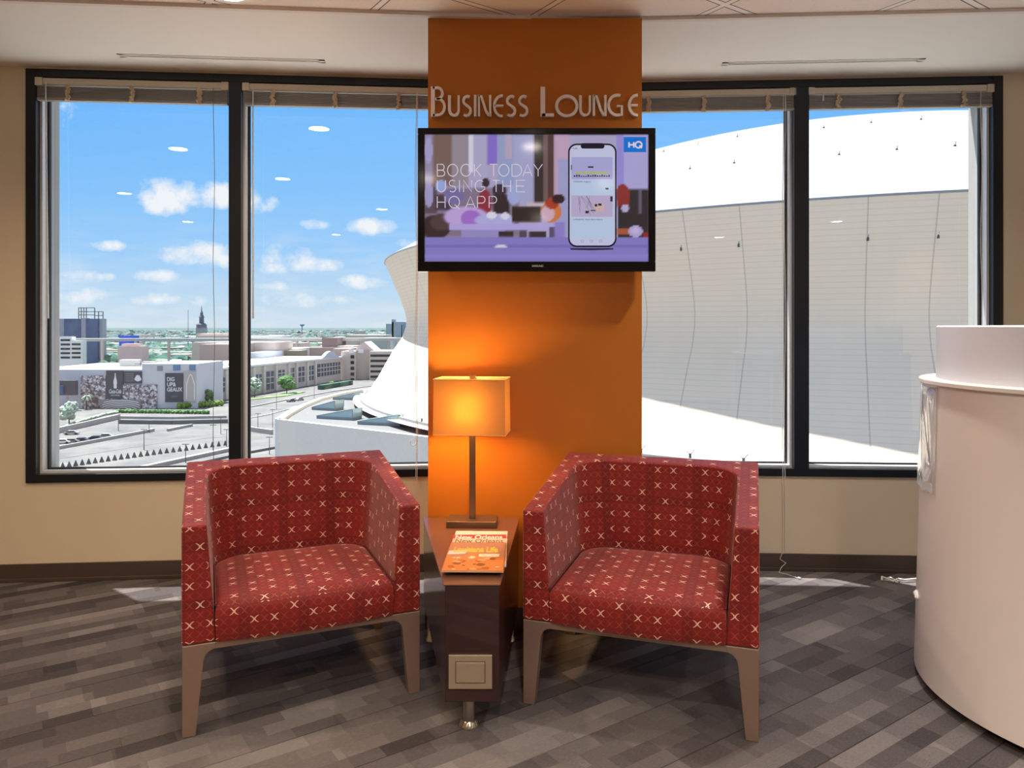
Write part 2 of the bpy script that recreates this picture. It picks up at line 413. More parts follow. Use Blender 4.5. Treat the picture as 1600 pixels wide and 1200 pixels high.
kx = KX
pl = lambda x, e: 4.087 + .0818 * x - e
pr = lambda x, e: 4.143 - .0575 * x - e
m = MB(); m.prism([(XB0 - .1, pl(XB0 - .1, EL)), (kx, pl(kx, EL)), (XB1 + .1, pr(XB1 + .1, EL)), (XB1 + .1, pr(XB1 + .1, -.15)), (kx, pl(kx, -.15)), (XB0 - .1, pl(XB0 - .1, -.15))], ZC, ZC + .12)
struct(m.build('ceiling', M_ceil))
m = MB(); m.prism([(XB0 - .1, YB - .1), (XB1 + .1, YB - .1), (XB1 + .1, pr(XB1 + .1, EL)), (kx, pl(kx, EL)), (XB0 - .1, pl(XB0 - .1, EL))], ZC + .012, ZC + .13)
struct(m.build('ceiling', M_tile))
m = MB(); m.obox((XB0, pl(XB0, EL + .012)), (kx, pl(kx, EL + .012)), .024, ZC - .003, ZC + .012); m.obox((kx, pr(kx, EL + .012)), (XB1, pr(XB1, EL + .012)), .024, ZC - .003, ZC + .012)
struct(m.build('trim_1', mat('ceiling_edge_trim', (218, 208, 200), .7)))
# outer facade skin, so the recess outside the glass is stone
for nm, O, A, a, b, h0, h1 in (('trim_2', OL, AL, -4.75, KX / CL, UL0, UL1), ('trim_3', OR, AR, KX / CR, 4.75, UR0, UR1)):
    m = MB(); e = .006; g0 = .095
    m.box(h0 - .001, h0 + e, g0, T_W + .02, ZW0, ZW1); m.box(h1 - e, h1 + .001, g0, T_W + .02, ZW0, ZW1)
    m.box(h0, h1, g0, T_W + .02, ZW0 - .001, ZW0 + e); m.box(h0, h1, g0, T_W + .02, ZW1 - e, ZW1 + .001)
    m.box(a, h0, T_W, T_W + .02, -3, 5); m.box(h1, b, T_W, T_W + .02, -3, 5); m.box(h0, h1, T_W, T_W + .02, -3, ZW0); m.box(h0, h1, T_W, T_W + .02, ZW1, 5)
    o = m.build(nm, M_concrete_in); o.location = O; o.rotation_euler = (0, 0, A); struct(o)

# unseen ledge added below the windows to bounce sunlight onto the ceiling
m = MB(); m.box(-6, 6, 4.5, 6.9, -1.1, -.75); tag(m.build('bounce_ledge', mat('pale_bounce_ledge', (236, 234, 228), .9, var=.05)), kind='structure')
# windows
def window(name, O, A, h0, h1, mulls, lab):
    r = thing(name, lab, 'window', O, A); r['kind'] = 'structure'
    fw = .050
    m = MB()
    # dark face frame, slightly proud of the wall
    m.box(h0 - .002, h0 + fw, -.012, .03, ZW0, ZW1); m.box(h1 - fw, h1 + .002, -.012, .03, ZW0, ZW1)
    m.box(h0 + fw, h1 - fw, -.012, .03, ZW0, ZW0 + .042); m.box(h0 + fw, h1 - fw, -.012, .03, ZW1 - .042, ZW1)
    m.build('window_frame', M_frame, r, bevel=.002)
    for (a, b) in mulls:
        q = MB(); q.box(a, b, -.014, .05, ZW0 + .042, ZW1 - .042); q.build('mullion', M_frame, r, bevel=.002)
    edges = [h0 + fw] + [t for ab in mulls for t in ab] + [h1 - fw]
    for i in range(0, len(edges), 2):
        a, b = edges[i], edges[i + 1]; z0, z1 = ZW0 + .042, ZW1 - .042
        q = MB(); t = .018
        q.box(a - .004, a + .012, .03, .10, z0, z1); q.box(b - .012, b + .004, .03, .10, z0, z1)
        q.box(a + .012, b - .012, .03, .10, z0 - .004, z0 + .012); q.box(a + .012, b - .012, .03, .10, z1 - .012, z1)
        q.build('sash', M_sash, r)
        q = MB(); e = .010
        q.box(a + .012, a + .012 + e, .078, .10, z0 + .012, z1 - .012); q.box(b - .012 - e, b - .012, .078, .10, z0 + .012, z1 - .012)
        q.box(a + .022, b - .022, .078, .10, z0 + .012, z0 + .02); q.build('gasket', M_rubber, r)
        q = MB(); q.quad((a + .012, .088, z0 + .01), (b - .012, .088, z0 + .01), (b - .012, .088, z1 - .01), (a + .012, .088, z1 - .01))
        q.build('window_pane', M_glass, r)
    return r
window('window_1', OL, AL, UL0, UL1, [(-1.527, -1.462)], 'wide black framed window left of the orange column, looking over the city')
window('window_2', OR, AR, UR0, UR1, [(1.553, 1.633)], 'wide black framed window right of the orange column, facing the white dome')

# blinds drawn up at the head of each bay
def blind(O, A, a, b, tapes, label, wand=None, cords=()):
    r = thing('window_blind', label, 'blind', O, A, 'venetian blinds drawn up under the window heads')
    z1 = ZW1 - .046
    m = MB(); m.box(a, b, -.008, .026, z1 - .035, z1); m.box(a - .003, a + .035, -.014, .028, z1 - .042, z1 + .002); m.box(b - .035, b + .003, -.014, .028, z1 - .042, z1 + .002)
    m.build('head_rail', M_blind, r, bevel=.003)
    m = MB(); n = 13; zt = z1 - .042; h = .064
    for i in range(n):
        z = zt - (i + .5) * h / n; tilt = random.uniform(-.0012, .0012)
        m.box(a + .008, b - .004, -.007 + random.uniform(-.0015, .0015), .020, z - .0013 + tilt, z + .0013 + tilt)
    m.build('slats', M_slat, r).__setitem__('kind', 'stuff')
    m = MB(); m.box(a + .006, b - .004, -.009, .022, zt - h - .012, zt - h); m.build('bottom_rail', M_slat, r, bevel=.002)
    for t in tapes:
        q = MB(); k = 11
        pts = [(t + random.uniform(-.006, .006), -.013 - random.uniform(0, .010), zt + .006 - (h + .022) * i / (k - 1)) for i in range(k)]
        q.tube(pts, [.006 + random.uniform(0, .005) for _ in pts], 6)
        q.tube([(p[0] + .01 + random.uniform(-.004, .004), p[1], p[2]) for p in pts], [.004 + random.uniform(0, .004) for _ in pts], 6)
        q.build('ladder_tape', M_tape, r, smooth=60)
    if wand:
        u, zb, dx = wand
        q = MB(); q.tube([(u, -.018, z1 - .03), (u, -.022, z1 - .05)], .003, 6); q.tube([(u, -.022, z1 - .05), (u + dx, -.022, zb)], [.0035, .0055], 8)
        q.build('tilt_wand', M_wand, r, smooth=60)
    for pts, mt in cords:
        q = MB(); q.tube(pts, .0017, 6); q.build('pull_cord', mt, r, smooth=80)
    return r
zc = ZW1 - .08
def cordline(u, zb, d=-.02, sway=.004, n=14, z0=None):
    z0 = zc if z0 is None else z0
    return [(u + sway * sin(i * 1.1 + u * 9), d, z0 + (zb - z0) * i / (n - 1)) for i in range(n)]
dcord = mat('grey_cord', (120, 128, 134), .6)
def UL(px, D=None):
    t = (px - 800) / F; Dd = 4.087 / (1 - .0818 * t); return t * Dd / CL
def UR(px):
    t = (px - 800) / F; Dd = 4.143 / (1 + .0575 * t); return t * Dd / CR
blind(OL, AL, UL(57), UL(357), [UL(107), UL(207), UL(312)], 'blind in the leftmost window bay, white wand near the frame', (UL(75), 1.385, .012), [(cordline(UL(336), .62), dcord)])
blind(OL, AL, UL(380), UL(690), [UL(426), UL(523), UL(622)], 'blind in the window bay next to the left side of the orange column', (UL(397), 1.385, .0),
      [(cordline(UL(650), .52, -.024), M_cord), (cordline(UL(652), .50, -.024, .003), M_cord),
       ([(UL(650) + .0 + .018 * sin(a) - .012, -.026, .72 - .002 * a + .02 * cos(a)) for a in [i * .5 for i in range(13)]], M_cord)])
blind(OR, AR, UR(985), UR(1243), [UR(1012), UR(1098), UR(1197)], 'blind in the window bay next to the right side of the orange column', None,
      [(cordline(UR(1221), .10, -.026, .003), M_cord), (cordline(UR(1224), .10, -.028, .004), M_cord),
       ([(UR(1221), -.026, .11), (UR(1216), -.03, .07), (UR(1225), -.035, .05), (UR(1217), -.045, .03), (UR(1212), -.06, .006), (UR(1222), -.08, .004), (UR(1229), -.115, .004), (UR(1234), -.14, .005)], M_cord)])
blind(OR, AR, UR(1262), UR(1551), [UR(1307), UR(1404), UR(1503)], 'blind in the rightmost window bay above the white desk', (UR(1284), 2.575, .0), [(cordline(UR(1530), 1.0), M_cord)])
m = MB(); m.tube([(UR(1234), -.14, .006), (UR(1237), -.15, .007)], [.006, .004], 8)
o = m.build('cord_tassel', M_cord); o.location = OR; o.rotation_euler = (0, 0, AR); tag(o, 'small white cord tassel lying on carpet below the right window', 'cord tassel')
m = MB(); p0 = Vector((1.94, 3.86, .012))
m.tube([p0 + Vector(d) for d in ((0, 0, 0), (.01, .02, .012), (.03, .015, .005), (.05, -.02, .002), (.075, -.015, .012), (.09, .01, .004), (.12, .0, .002), (.2, .02, .002), (.4, .05, .002))], .005, 8)
m.tube([p0 + Vector(d) for d in ((.03, .015, .005), (.06, .03, .004), (.07, -.03, .004), (.10, -.02, .01))], .004, 8)
tag(m.build('white_cable', M_cord, smooth=60), 'small white tangled cable on the carpet by the baseboard near the desk', 'cable')

# ceiling slot vents
def vent(O, A, a, b, y, label):
    r = thing('slot_vent', label, 'vent', O, A, 'slot vents in the ceiling border'); r.location = (O[0], O[1], ZC)
    m = MB(); w = .022
    m.box(a, b, y - w, y - w + .012, -.003, 0); m.box(a, b, y + w - .012, y + w, -.003, 0); m.box(a, a + .03, y - w, y + w, -.003, 0); m.box(b - .03, b, y - w, y + w, -.003, 0); m.box(a + .03, b - .03, y - .0035, y + .0035, -.003, 0)
    m.build('vent_frame', M_vent, r)
    m = MB(); m.box(a + .03, b - .03, y - .010, y + .010, -.0012, 0); m.build('vent_slot', M_dark, r)
vent(OL, AL, -2.01, -.985, -.21, 'long thin white slot vent in ceiling above left window')
vent(OR, AR, 1.11, 2.13, -.245, 'long thin white slot vent in ceiling above right window')

# recessed downlights
M_emit = mat('downlight_lens', (255, 240, 215), .5, emit=(255, 240, 220), estr=38.0)
dl = [(-1.17, 3.035, 'recessed ceiling downlight nearest the left window'), (-2.30, 2.26, None), (-1.67, 1.20, None), (-3.39, .16, None), (-.78, -.45, None), (-1.48, -2.97, None), (.89, -.67, None), (2.35, -3.16, None),
      (2.7, .75, None), (.15, .75, None), (-3.3, -1.9, None), (.35, -2.9, None), (3.6, -1.6, None), (1.3, 2.75, None)]  # last downlight put in to brighten the right wall and desk
first = None
for (x, y, lb) in dl:
    if first is None:
        r = thing('ceiling_downlight', lb, 'ceiling light', (x, y, ZC), 0, 'recessed ceiling downlights')
        m = MB(); m.lathe([(.068, .010), (.085, .010), (.089, .005), (.088, 0), (.07, .002), (.068, .010)], n=32); m.build('trim_ring', M_vent, r, smooth=40)
        m = MB(); m.lathe([(0, .006), (.07, .006)], n=32); m.build('lens', M_emit, r)
        first = r
    else:
        r = copy_tree(first); r.location = (x, y, ZC)
        r['label'] = 'recessed ceiling downlight out of view, several reflected in the glass'
    sp = bpy.data.lights.new('downlight_lamp', 'SPOT'); sp.energy = (84 if y > 0 else 205) * (1.0 if x < 0 else 1.35); sp.color = (1.0, .77, .53) if x < 0 else (1.0, .90, .80); sp.spot_size = radians(150); sp.spot_blend = .9; sp.shadow_soft_size = .06
    so = bpy.data.objects.new('downlight_lamp', sp); COL.objects.link(so); so.location = (x, y, ZC - .01); so.parent = None

# ================================================================ COLUMN FITTINGS
# sign letters
SGY = CY - .018
def sx(zx): return (640 + zx / 3.75 - 800) * SGY / F
def sz(zy): return EYE + (511 - (120 + zy / 3.75)) * SGY / F
M_letter = mat('pale_pink_painted_letters', (252, 242, 236), .45)
rs = thing('wall_sign', 'raised pale lettering reading BUSINESS LOUNGE across the orange column', 'sign', ((CX0 + CX1) / 2, CY, 2.25))
def letter(ch, strokes):
    q = MB(); ox, oy, oz = rs.location
    for pts, wd in strokes:
        ribbon(q, [(sx(a) - ox, sz(b) - oz) for a, b in pts], [t * SGY / F / 3.75 for t in wd] if isinstance(wd, list) else wd * SGY / F / 3.75, -.018, -.0005)
    o = q.build('letter', M_letter, rs); return o
def A_(cx, cy, rx, ry, a0, a1, n=18): return [(cx + rx * cos(radians(a0 + (a1 - a0) * i / n)), cy - ry * sin(radians(a0 + (a1 - a0) * i / n))) for i in range(n + 1)]
T0, B0 = 106, 232
letter('B', [([(136, 56), (136, 233)], 22), ([(136, 63)] + A_(165, 95, 26, 32, 90, -75, 12) + [(158, 130)], 15), ([(150, 128)] + A_(168, 175, 36, 47, 75, -90, 14) + [(136, 225)], 15)])
letter('U', [([(233, 108), (233, 190)] + A_(262, 190, 29, 36, 180, 270, 8), 17), (A_(262, 190, 25, 36, 270, 360, 8) + [(287, 108)], [17] * 5 + [13] * 5)])
def S_(x0, x1):
    c_ = (x0 + x1) / 2; rx = (x1 - x0) / 2 - 8
    return [(A_(c_ + 4, 140, rx, 27, 60, 215, 12) + [(c_ + 6, 172)] + A_(c_ - 3, 198, rx, 29, 35, -130, 12), 15)]
letter('S', S_(303, 368)); letter('I', [([(384, T0), (384, B0)], 15)])
letter('N', [([(406, B0), (406, T0 - 2)], 12), ([(404, T0 + 4), (420, T0 + 6), (446, B0 - 36), (466, B0 - 3)], 14), ([(472, T0), (472, B0)], 13)])
def E_(x0, x1):
    return [(A_(x0 + 54, 170, 46, 60, 85, 275, 22), 15), ([(x0 + 8, 168), (x1 - 6, 168)], 11)]
letter('E', E_(488, 556)); letter('S', S_(560, 628)); letter('S', S_(632, 700))
letter('L', [([(781, 58), (781, 233)], 27), ([(775, 223), (846, 223)], 18)])
letter('O', [(A_(921, 170, 60, 58, 0, 360, 36), 17)])
letter('U', [([(1001, 108), (1001, 190)] + A_(1030, 190, 29, 34, 180, 270, 8), 16), (A_(1030, 190, 27, 34, 270, 360, 8) + [(1057, 108)], 12)])
letter('N', [([(1080, 228), (1080, T0 - 2)], 14), ([(1078, T0 + 4), (1095, T0 + 6), (1120, B0 - 40), (1140, B0 - 6)], 14), ([(1148, T0), (1148, B0 - 3)], 14)])
letter('G', [(A_(1218, 165, 52, 59, 70, 290, 26), 16), ([(1244, 228), (1244, 170), (1216, 170)], 12)])
letter('E', [(A_(1334, 165, 46, 59, 85, 275, 22), 15), ([(1292, 165), (1338, 165)], 11)])

# television
TVY = 3.18
def tx(zx): return (640 + zx / 3.75 - 800) * TVY / F
def tz(zy): return EYE + (511 - (120 + zy / 3.75)) * TVY / F
tv = thing('television', 'black flat television on the orange column showing an app advert', 'television', (tx(745), CY, tz(1140)))
ox, oy, oz = tv.location
def L(x, y, z): return (x - ox, y - oy, z - oz)
m = MB(); a, b, c_, d = tx(48), tx(1441), tz(1141), tz(300)
m.box(a, b, TVY - .004, TVY + .04, c_, tz(1083)); m.box(a, b, TVY - .004, TVY + .04, tz(337), d); m.box(a, tx(88), TVY - .004, TVY + .04, tz(1083), tz(337)); m.box(tx(1400), b, TVY - .004, TVY + .04, tz(1083), tz(337))
m.build('bezel', M_black, tv, off=(ox, oy, oz), bevel=.003)
m = MB(); m.box(a + .06, b - .06, TVY + .04, CY - .005, c_ + .06, d - .06); m.box(a + .3, b - .3, CY - .02, CY - .001, c_ + .15, d - .15); m.build('back_housing', M_black, tv, off=(ox, oy, oz), bevel=.006)
# screen picture, as colours on a fine grid
GX, GZ = 150, 86
paint = [('r', 88, 337, 1400, 1083, 1, (172, 164, 200)), ('r', 88, 337, 140, 640, 12, (150, 140, 175)), ('r', 135, 337, 250, 640, 16, (122, 98, 92)), ('r', 250, 337, 345, 640, 10, (150, 138, 150)), ('r', 345, 337, 376, 560, 6, (214, 210, 228)),
    ('r', 376, 337, 455, 600, 8, (172, 168, 200)), ('r', 455, 337, 515, 515, 6, (134, 112, 200)), ('r', 515, 337, 612, 640, 8, (150, 160, 200)), ('r', 560, 337, 600, 480, 8, (180, 165, 190)), ('r', 612, 337, 728, 740, 8, (166, 166, 206)),
    ('r', 728, 337, 785, 760, 5, (58, 48, 50)), ('r', 785, 337, 806, 740, 5, (110, 90, 85)), ('r', 806, 337, 848, 740, 5, (84, 58, 54)), ('r', 848, 337, 935, 740, 8, (194, 162, 190)), ('r', 870, 480, 935, 940, 14, (160, 160, 205)),
    ('r', 88, 650, 640, 940, 18, (132, 116, 140)), ('r', 88, 640, 160, 800, 10, (92, 76, 84)), ('e', 110, 430, 24, 75, 3, (165, 160, 205)), ('e', 112, 690, 26, 75, 3, (160, 155, 200)), ('e', 185, 640, 34, 36, 4, (150, 168, 222)), ('r', 150, 690, 240, 780, 10, (70, 58, 70)),
    ('e', 150, 880, 90, 70, 8, (58, 44, 48)), ('e', 190, 850, 70, 50, 8, (82, 62, 66)), ('e', 445, 620, 22, 28, 4, (60, 46, 54)), ('e', 440, 740, 42, 80, 6, (140, 50, 66)), ('e', 525, 665, 40, 40, 4, (58, 50, 66)), ('r', 490, 690, 585, 810, 8, (54, 42, 48)),
    ('e', 260, 700, 60, 46, 8, (120, 110, 160)), ('e', 610, 690, 40, 60, 8, (160, 170, 215)), ('e', 330, 820, 130, 60, 10, (190, 164, 220)), ('e', 360, 830, 60, 50, 6, (160, 110, 200)), ('e', 500, 840, 120, 40, 6, (176, 172, 222)), ('e', 480, 810, 30, 22, 3, (222, 218, 235)), ('e', 560, 815, 28, 20, 3, (215, 214, 236)),
    ('r', 690, 735, 840, 800, 10, (196, 180, 190)), ('r', 600, 760, 770, 850, 8, (52, 40, 40)), ('e', 830, 790, 60, 62, 4, (206, 120, 70)), ('e', 810, 800, 40, 45, 4, (205, 170, 190)), ('e', 835, 740, 40, 34, 4, (170, 60, 40)), ('e', 872, 715, 38, 28, 3, (54, 36, 38)),
    ('r', 230, 862, 905, 896, 6, (176, 164, 222)), ('r', 300, 896, 560, 940, 4, (150, 140, 196)), ('r', 520, 905, 610, 936, 4, (56, 44, 50)), ('r', 640, 900, 690, 940, 4, (84, 72, 90)), ('r', 700, 905, 800, 938, 4, (58, 46, 54)), ('r', 820, 880, 850, 940, 3, (90, 80, 110)), ('r', 850, 850, 910, 940, 6, (142, 128, 200)),
    ('r', 88, 940, 1400, 1083, 2, (134, 124, 196)), ('r', 88, 985, 1400, 1000, 6, (120, 110, 182)), ('r', 88, 1040, 1400, 1060, 8, (142, 132, 206)), ('e', 535, 994, 38, 9, 3, (214, 208, 228)),
    ('r', 1210, 337, 1255, 640, 4, (152, 140, 214)), ('r', 1218, 640, 1400, 937, 3, (48, 42, 48)), ('r', 1255, 337, 1400, 658, 3, (172, 166, 216)), ('r', 1340, 662, 1362, 800, 4, (96, 90, 108)), ('e', 1250, 690, 40, 62, 4, (138, 48, 48)), ('r', 1216, 690, 1288, 760, 6, (138, 48, 48)), ('e', 1264, 770, 23, 23, 3, (180, 174, 210)),
    ('r', 1216, 890, 1290, 925, 5, (170, 90, 60)), ('r', 1370, 910, 1400, 937, 3, (150, 40, 50)), ('e', 1325, 905, 42, 34, 3, (178, 166, 214)), ('e', 1325, 900, 22, 18, 3, (196, 180, 220))]
def scr(px_, pz_):
    c = [0, 0, 0]
    for (k, x0, y0, x1, y1, s_, col) in paint:
        if k == 'r': d_ = min(px_ - x0, x1 - px_, pz_ - y0, y1 - pz_)
        else: d_ = (1 - hypot((px_ - x0) / x1, (pz_ - y0) / y1)) * min(x1, y1)
        f = max(0, min(1, d_ / s_ + .5))
        if f > 0: c = [c[i] * (1 - f) + col[i] * f for i in range(3)]
    return c
me = bpy.data.meshes.new('screen'); vv = []; ff = []; cc = []
for j in range(GZ + 1):
    for i in range(GX + 1):
        zx = 88 + 1312 * i / GX; zy = 1083 - 746 * j / GZ
        vv.append(L(tx(zx), TVY + .003, tz(zy))); cc.append(lin(scr(zx, zy)))
for j in range(GZ):
    for i in range(GX): k = j * (GX + 1) + i; ff.append((k, k + 1, k + GX + 2, k + GX + 1))
me.from_pydata(vv, [], ff)
ca = me.color_attributes.new('picture', 'FLOAT_COLOR', 'POINT')
for i, q in enumerate(cc): ca.data[i].color = q
ms = bpy.data.materials.new('lit_screen'); ms.use_nodes = True; T = NT(ms.node_tree); b = ms.node_tree.nodes['Principled BSDF']
at_ = T.n('ShaderNodeVertexColor', layer_name='picture'); T.put(b.inputs['Emission Color'], at_.outputs[0]); b.inputs['Emission Strength'].default_value = .85
b.inputs['Base Color'].default_value = (.01, .01, .01, 1); b.inputs['Roughness'].default_value = .08
me.materials.append(ms); so_ = bpy.data.objects.new('screen', me); COL.objects.link(so_); so_.parent = tv
def scrmat(n, c): return mat('screen_' + n, (4, 4, 4), .1, emit=c, estr=.85)
def onscr(name, mb_, m_): return mb_.build(name, m_, so_, off=(ox, oy, oz))
yS = TVY + .0025
def flat(pts, y=yS): q = MB(); q.add([(p[0], y, p[1]) for p in pts], [tuple(range(len(pts)))]); return q
def rr(x0, x1, y0, y1, r): return rrect(tx(x0), tx(x1), tz(y1), tz(y0), r * TVY / F / 3.75)
onscr('phone_case', flat(rr(929, 1213, 390, 998, 50), yS), scrmat('navy', (28, 26, 44)))
onscr('phone_display', flat(rr(938, 1204, 400, 988, 42), yS - .0003), scrmat('pale', (196, 200, 228)))
q = flat(rr(948, 1190, 470, 600, 2), yS - .0006); onscr('app_photo', q, scrmat('ph1', (170, 168, 216)))
q = flat(rr(948, 1190, 605, 690, 2), yS - .0006); onscr('app_caption', q, scrmat('ph3', (186, 204, 232)))
q = flat(rr(948, 1190, 695, 820, 2), yS - .0006); onscr('app_photo', q, scrmat('ph2', (186, 172, 206)))
q = flat(rr(948, 1190, 830, 940, 2), yS - .0006); onscr('app_caption', q, scrmat('ph3', (186, 204, 232)))
q = MB()
for i in range(9):
    q = MB(); x0 = 975 + i * 21; q.add([(tx(x), yS - .0009, tz(y)) for x, y in ((x0, 556), (x0 + 15, 554), (x0 + 15, 570), (x0, 572))], [(0, 1, 2, 3)]); onscr('app_photo_chair', q, scrmat('lime', (176, 190, 90)))
q = MB()
for i in range(16):
    q = MB(); x0 = 962 + i * 13.5; h_ = random.uniform(4, 12); q.add([(tx(x), yS - .0010, tz(y)) for x, y in ((x0, 584 - h_), (x0 + 9, 584 - h_), (x0 + 9, 586), (x0, 586))], [(0, 1, 2, 3)]); onscr('app_photo_table_edge', q, scrmat('ink', (48, 42, 66)))
for (x0, y0, x1, y1) in ((1045, 524, 1078, 533), (1085, 745, 1100, 760), (1105, 742, 1125, 755), (1030, 785, 1050, 800), (1060, 780, 1090, 786), (1176, 700, 1190, 730), (946, 515, 951, 545), (1148, 650, 1166, 660)):
    q = MB(); q.add([(tx(x), yS - .0010, tz(y)) for x, y in ((x0, y0), (x1, y0), (x1, y1), (x0, y1))], [(0, 1, 2, 3)]); onscr('app_photo_mark', q, scrmat('ink', (48, 42, 66)))
for k in range(9):
    q = MB()
    x0 = random.uniform(955, 1060); y0 = 700; x1 = x0 + random.uniform(-20, 60); y1 = random.uniform(750, 815)
    ribbon(q, [(tx(x0), tz(y0)), (tx((x0 + x1) / 2 + 5), tz((y0 + y1) / 2)), (tx(x1), tz(y1))], .0009, yS - .001, yS - .0009); onscr('app_photo_line', q, scrmat('ink', (48, 42, 66)))
q = flat(rr(1080, 1140, 740, 790, 2), yS - .0008); onscr('app_photo_table', q, scrmat('peach', (206, 176, 176)))
q = flat(rr(1003, 1142, 388, 420, 14), yS - .0006); onscr('phone_notch', q, scrmat('navy', (28, 26, 44)))
q = MB(); q.add([(tx(x), yS - .0006, tz(y)) for x, y in ((940, 1004), (1192, 1004), (1196, 1012), (1060, 1016), (945, 1013))], [(0, 1, 2, 3, 4)]); onscr('phone_shadow_mark', q, scrmat('ink', (48, 42, 66)))
q = MB()
for cx_ in (1012, 1065, 1119): q = MB(); ribbon(q, [(tx(a_), tz(b_)) for a_, b_ in A_(cx_, 963, 8, 7, 0, 360, 12)], .0011, yS - .001, yS - .0009); onscr('app_button', q, scrmat('mid', (110, 108, 160)))
def stxt(name, s_, zx, zy, zw, zh, m_, bold=0.0, y=yS - .0012):
    q = text_mb(s_, zh / .73 * TVY / F / 3.75, .0002, (tx(zx), y, tz(zy)), zw * TVY / F / 3.75, bold=bold); onscr(name, q, m_)
stxt('app_text', 'LONDON, Angelou', 960, 618, 100, 9, scrmat('ink', (48, 42, 66)))
stxt('app_text', 'LONDON, Davis Bloomsbury', 960, 840, 172, 9, scrmat('ink', (48, 42, 66)))
stxt('app_text', '9:30', 956, 424, 26, 10, scrmat('ink', (48, 42, 66)))
# thin advert lettering drawn as strokes
M_adv = scrmat('white', (224, 216, 232))
def thin(ch, x, w, t, b):
    mx = (t + b) / 2
    D_ = {'B': [[(x, b), (x, t), (x + w * .6, t)] + A_(x + w * .6, (t + mx) / 2, w * .32, (mx - t) / 2, 90, -90, 8) + [(x, mx)], [(x, mx), (x + w * .6, mx)] + A_(x + w * .6, (b + mx) / 2, w * .4, (b - mx) / 2, 90, -90, 8) + [(x, b)]],
          'O': [A_(x + w / 2, mx, w / 2, (b - t) / 2, 0, 360, 24)], 'K': [[(x, t), (x, b)], [(x + w, t), (x, mx + 6)], [(x + w * .3, mx), (x + w, b)]], 'T': [[(x, t), (x + w, t)], [(x + w / 2, t), (x + w / 2, b)]],
          'D': [[(x, b), (x, t), (x + w * .3, t)] + A_(x + w * .4, mx, w * .6, (b - t) / 2, 90, -90, 14) + [(x, b)]], 'A': [[(x, b), (x + w / 2, t), (x + w, b)], [(x + w * .2, mx + 14), (x + w * .8, mx + 14)]],
          'Y': [[(x, t), (x + w / 2, mx), (x + w, t)], [(x + w / 2, mx), (x + w / 2, b)]], 'U': [[(x, t), (x, b - 26)] + A_(x + w / 2, b - 26, w / 2, 26, 180, 360, 12) + [(x + w, t)]],
          'S': [A_(x + w / 2, (t + mx) / 2, w / 2, (mx - t) / 2, 40, 250, 12) + A_(x + w / 2, (b + mx) / 2, w / 2, (b - mx) / 2, 80, -140, 12)], 'I': [[(x, t), (x, b)]], 'N': [[(x, b), (x, t), (x + w, b), (x + w, t)]],
          'G': [A_(x + w / 2, mx, w / 2, (b - t) / 2, 50, 320, 18) + [(x + w, b - 14), (x + w, mx + 4), (x + w * .6, mx + 4)]], 'H': [[(x, t), (x, b)], [(x + w, t), (x + w, b)], [(x, mx), (x + w, mx)]], 'E': [[(x + w, t), (x, t), (x, b), (x + w, b)], [(x, mx), (x + w * .9, mx)]],
          'Q': [A_(x + w / 2, mx, w / 2, (b - t) / 2, 0, 360, 24), [(x + w * .55, b - 20), (x + w, b + 6)]], 'P': [[(x, b), (x, t), (x + w * .6, t)] + A_(x + w * .6, (t + mx + 6) / 2, w * .4, (mx + 6 - t) / 2, 90, -90, 8) + [(x, mx + 6)]]}
    return D_[ch]
def adv(line, t, b):
    for ch, x, w in line:
        q = MB()
        for st in thin(ch, x, w, t, b): ribbon(q, [(tx(p), tz(r_)) for p, r_ in st], 4.6 * TVY / F / 3.75, yS - .0016, yS - .0012)
        onscr('advert_letter', q, M_adv)
adv([('B', 162, 44), ('O', 222, 60), ('O', 300, 60), ('K', 380, 38), ('T', 470, 44), ('O', 522, 60), ('D', 600, 56), ('A', 664, 54), ('Y', 728, 50)], 512, 582)
adv([('U', 162, 48), ('S', 232, 38), ('I', 292, 1), ('N', 316, 48), ('G', 384, 56), ('T', 486, 42), ('H', 546, 46), ('E', 626, 50)], 606, 674)
adv([('H', 162, 46), ('Q', 230, 62), ('A', 328, 56), ('P', 398, 44), ('P', 466, 44)], 700, 768)
onscr('blue_badge', flat(rr(1255, 1386, 352, 441, 1), yS - .0006), scrmat('blue', (20, 116, 214)))
q = MB()
for st in thin('H', 1286, 28, 382, 414) + [A_(1342, 398, 19, 18, 0, 360, 24), [(1346, 402), (1362, 416)]]: ribbon(q, [(tx(p), tz(r_)) for p, r_ in st], 9 * TVY / F / 3.75, yS - .0014, yS - .001)
onscr('badge_text', q, M_adv)
q = text_mb('SAMSUNG', .012, .0004, (tx(716), TVY - .0045, tz(1114)), tx(782) - tx(716), bold=.0003); q.build('maker_name', mat('silver_print', (200, 200, 205), .4, .3), tv, off=(ox, oy, oz))

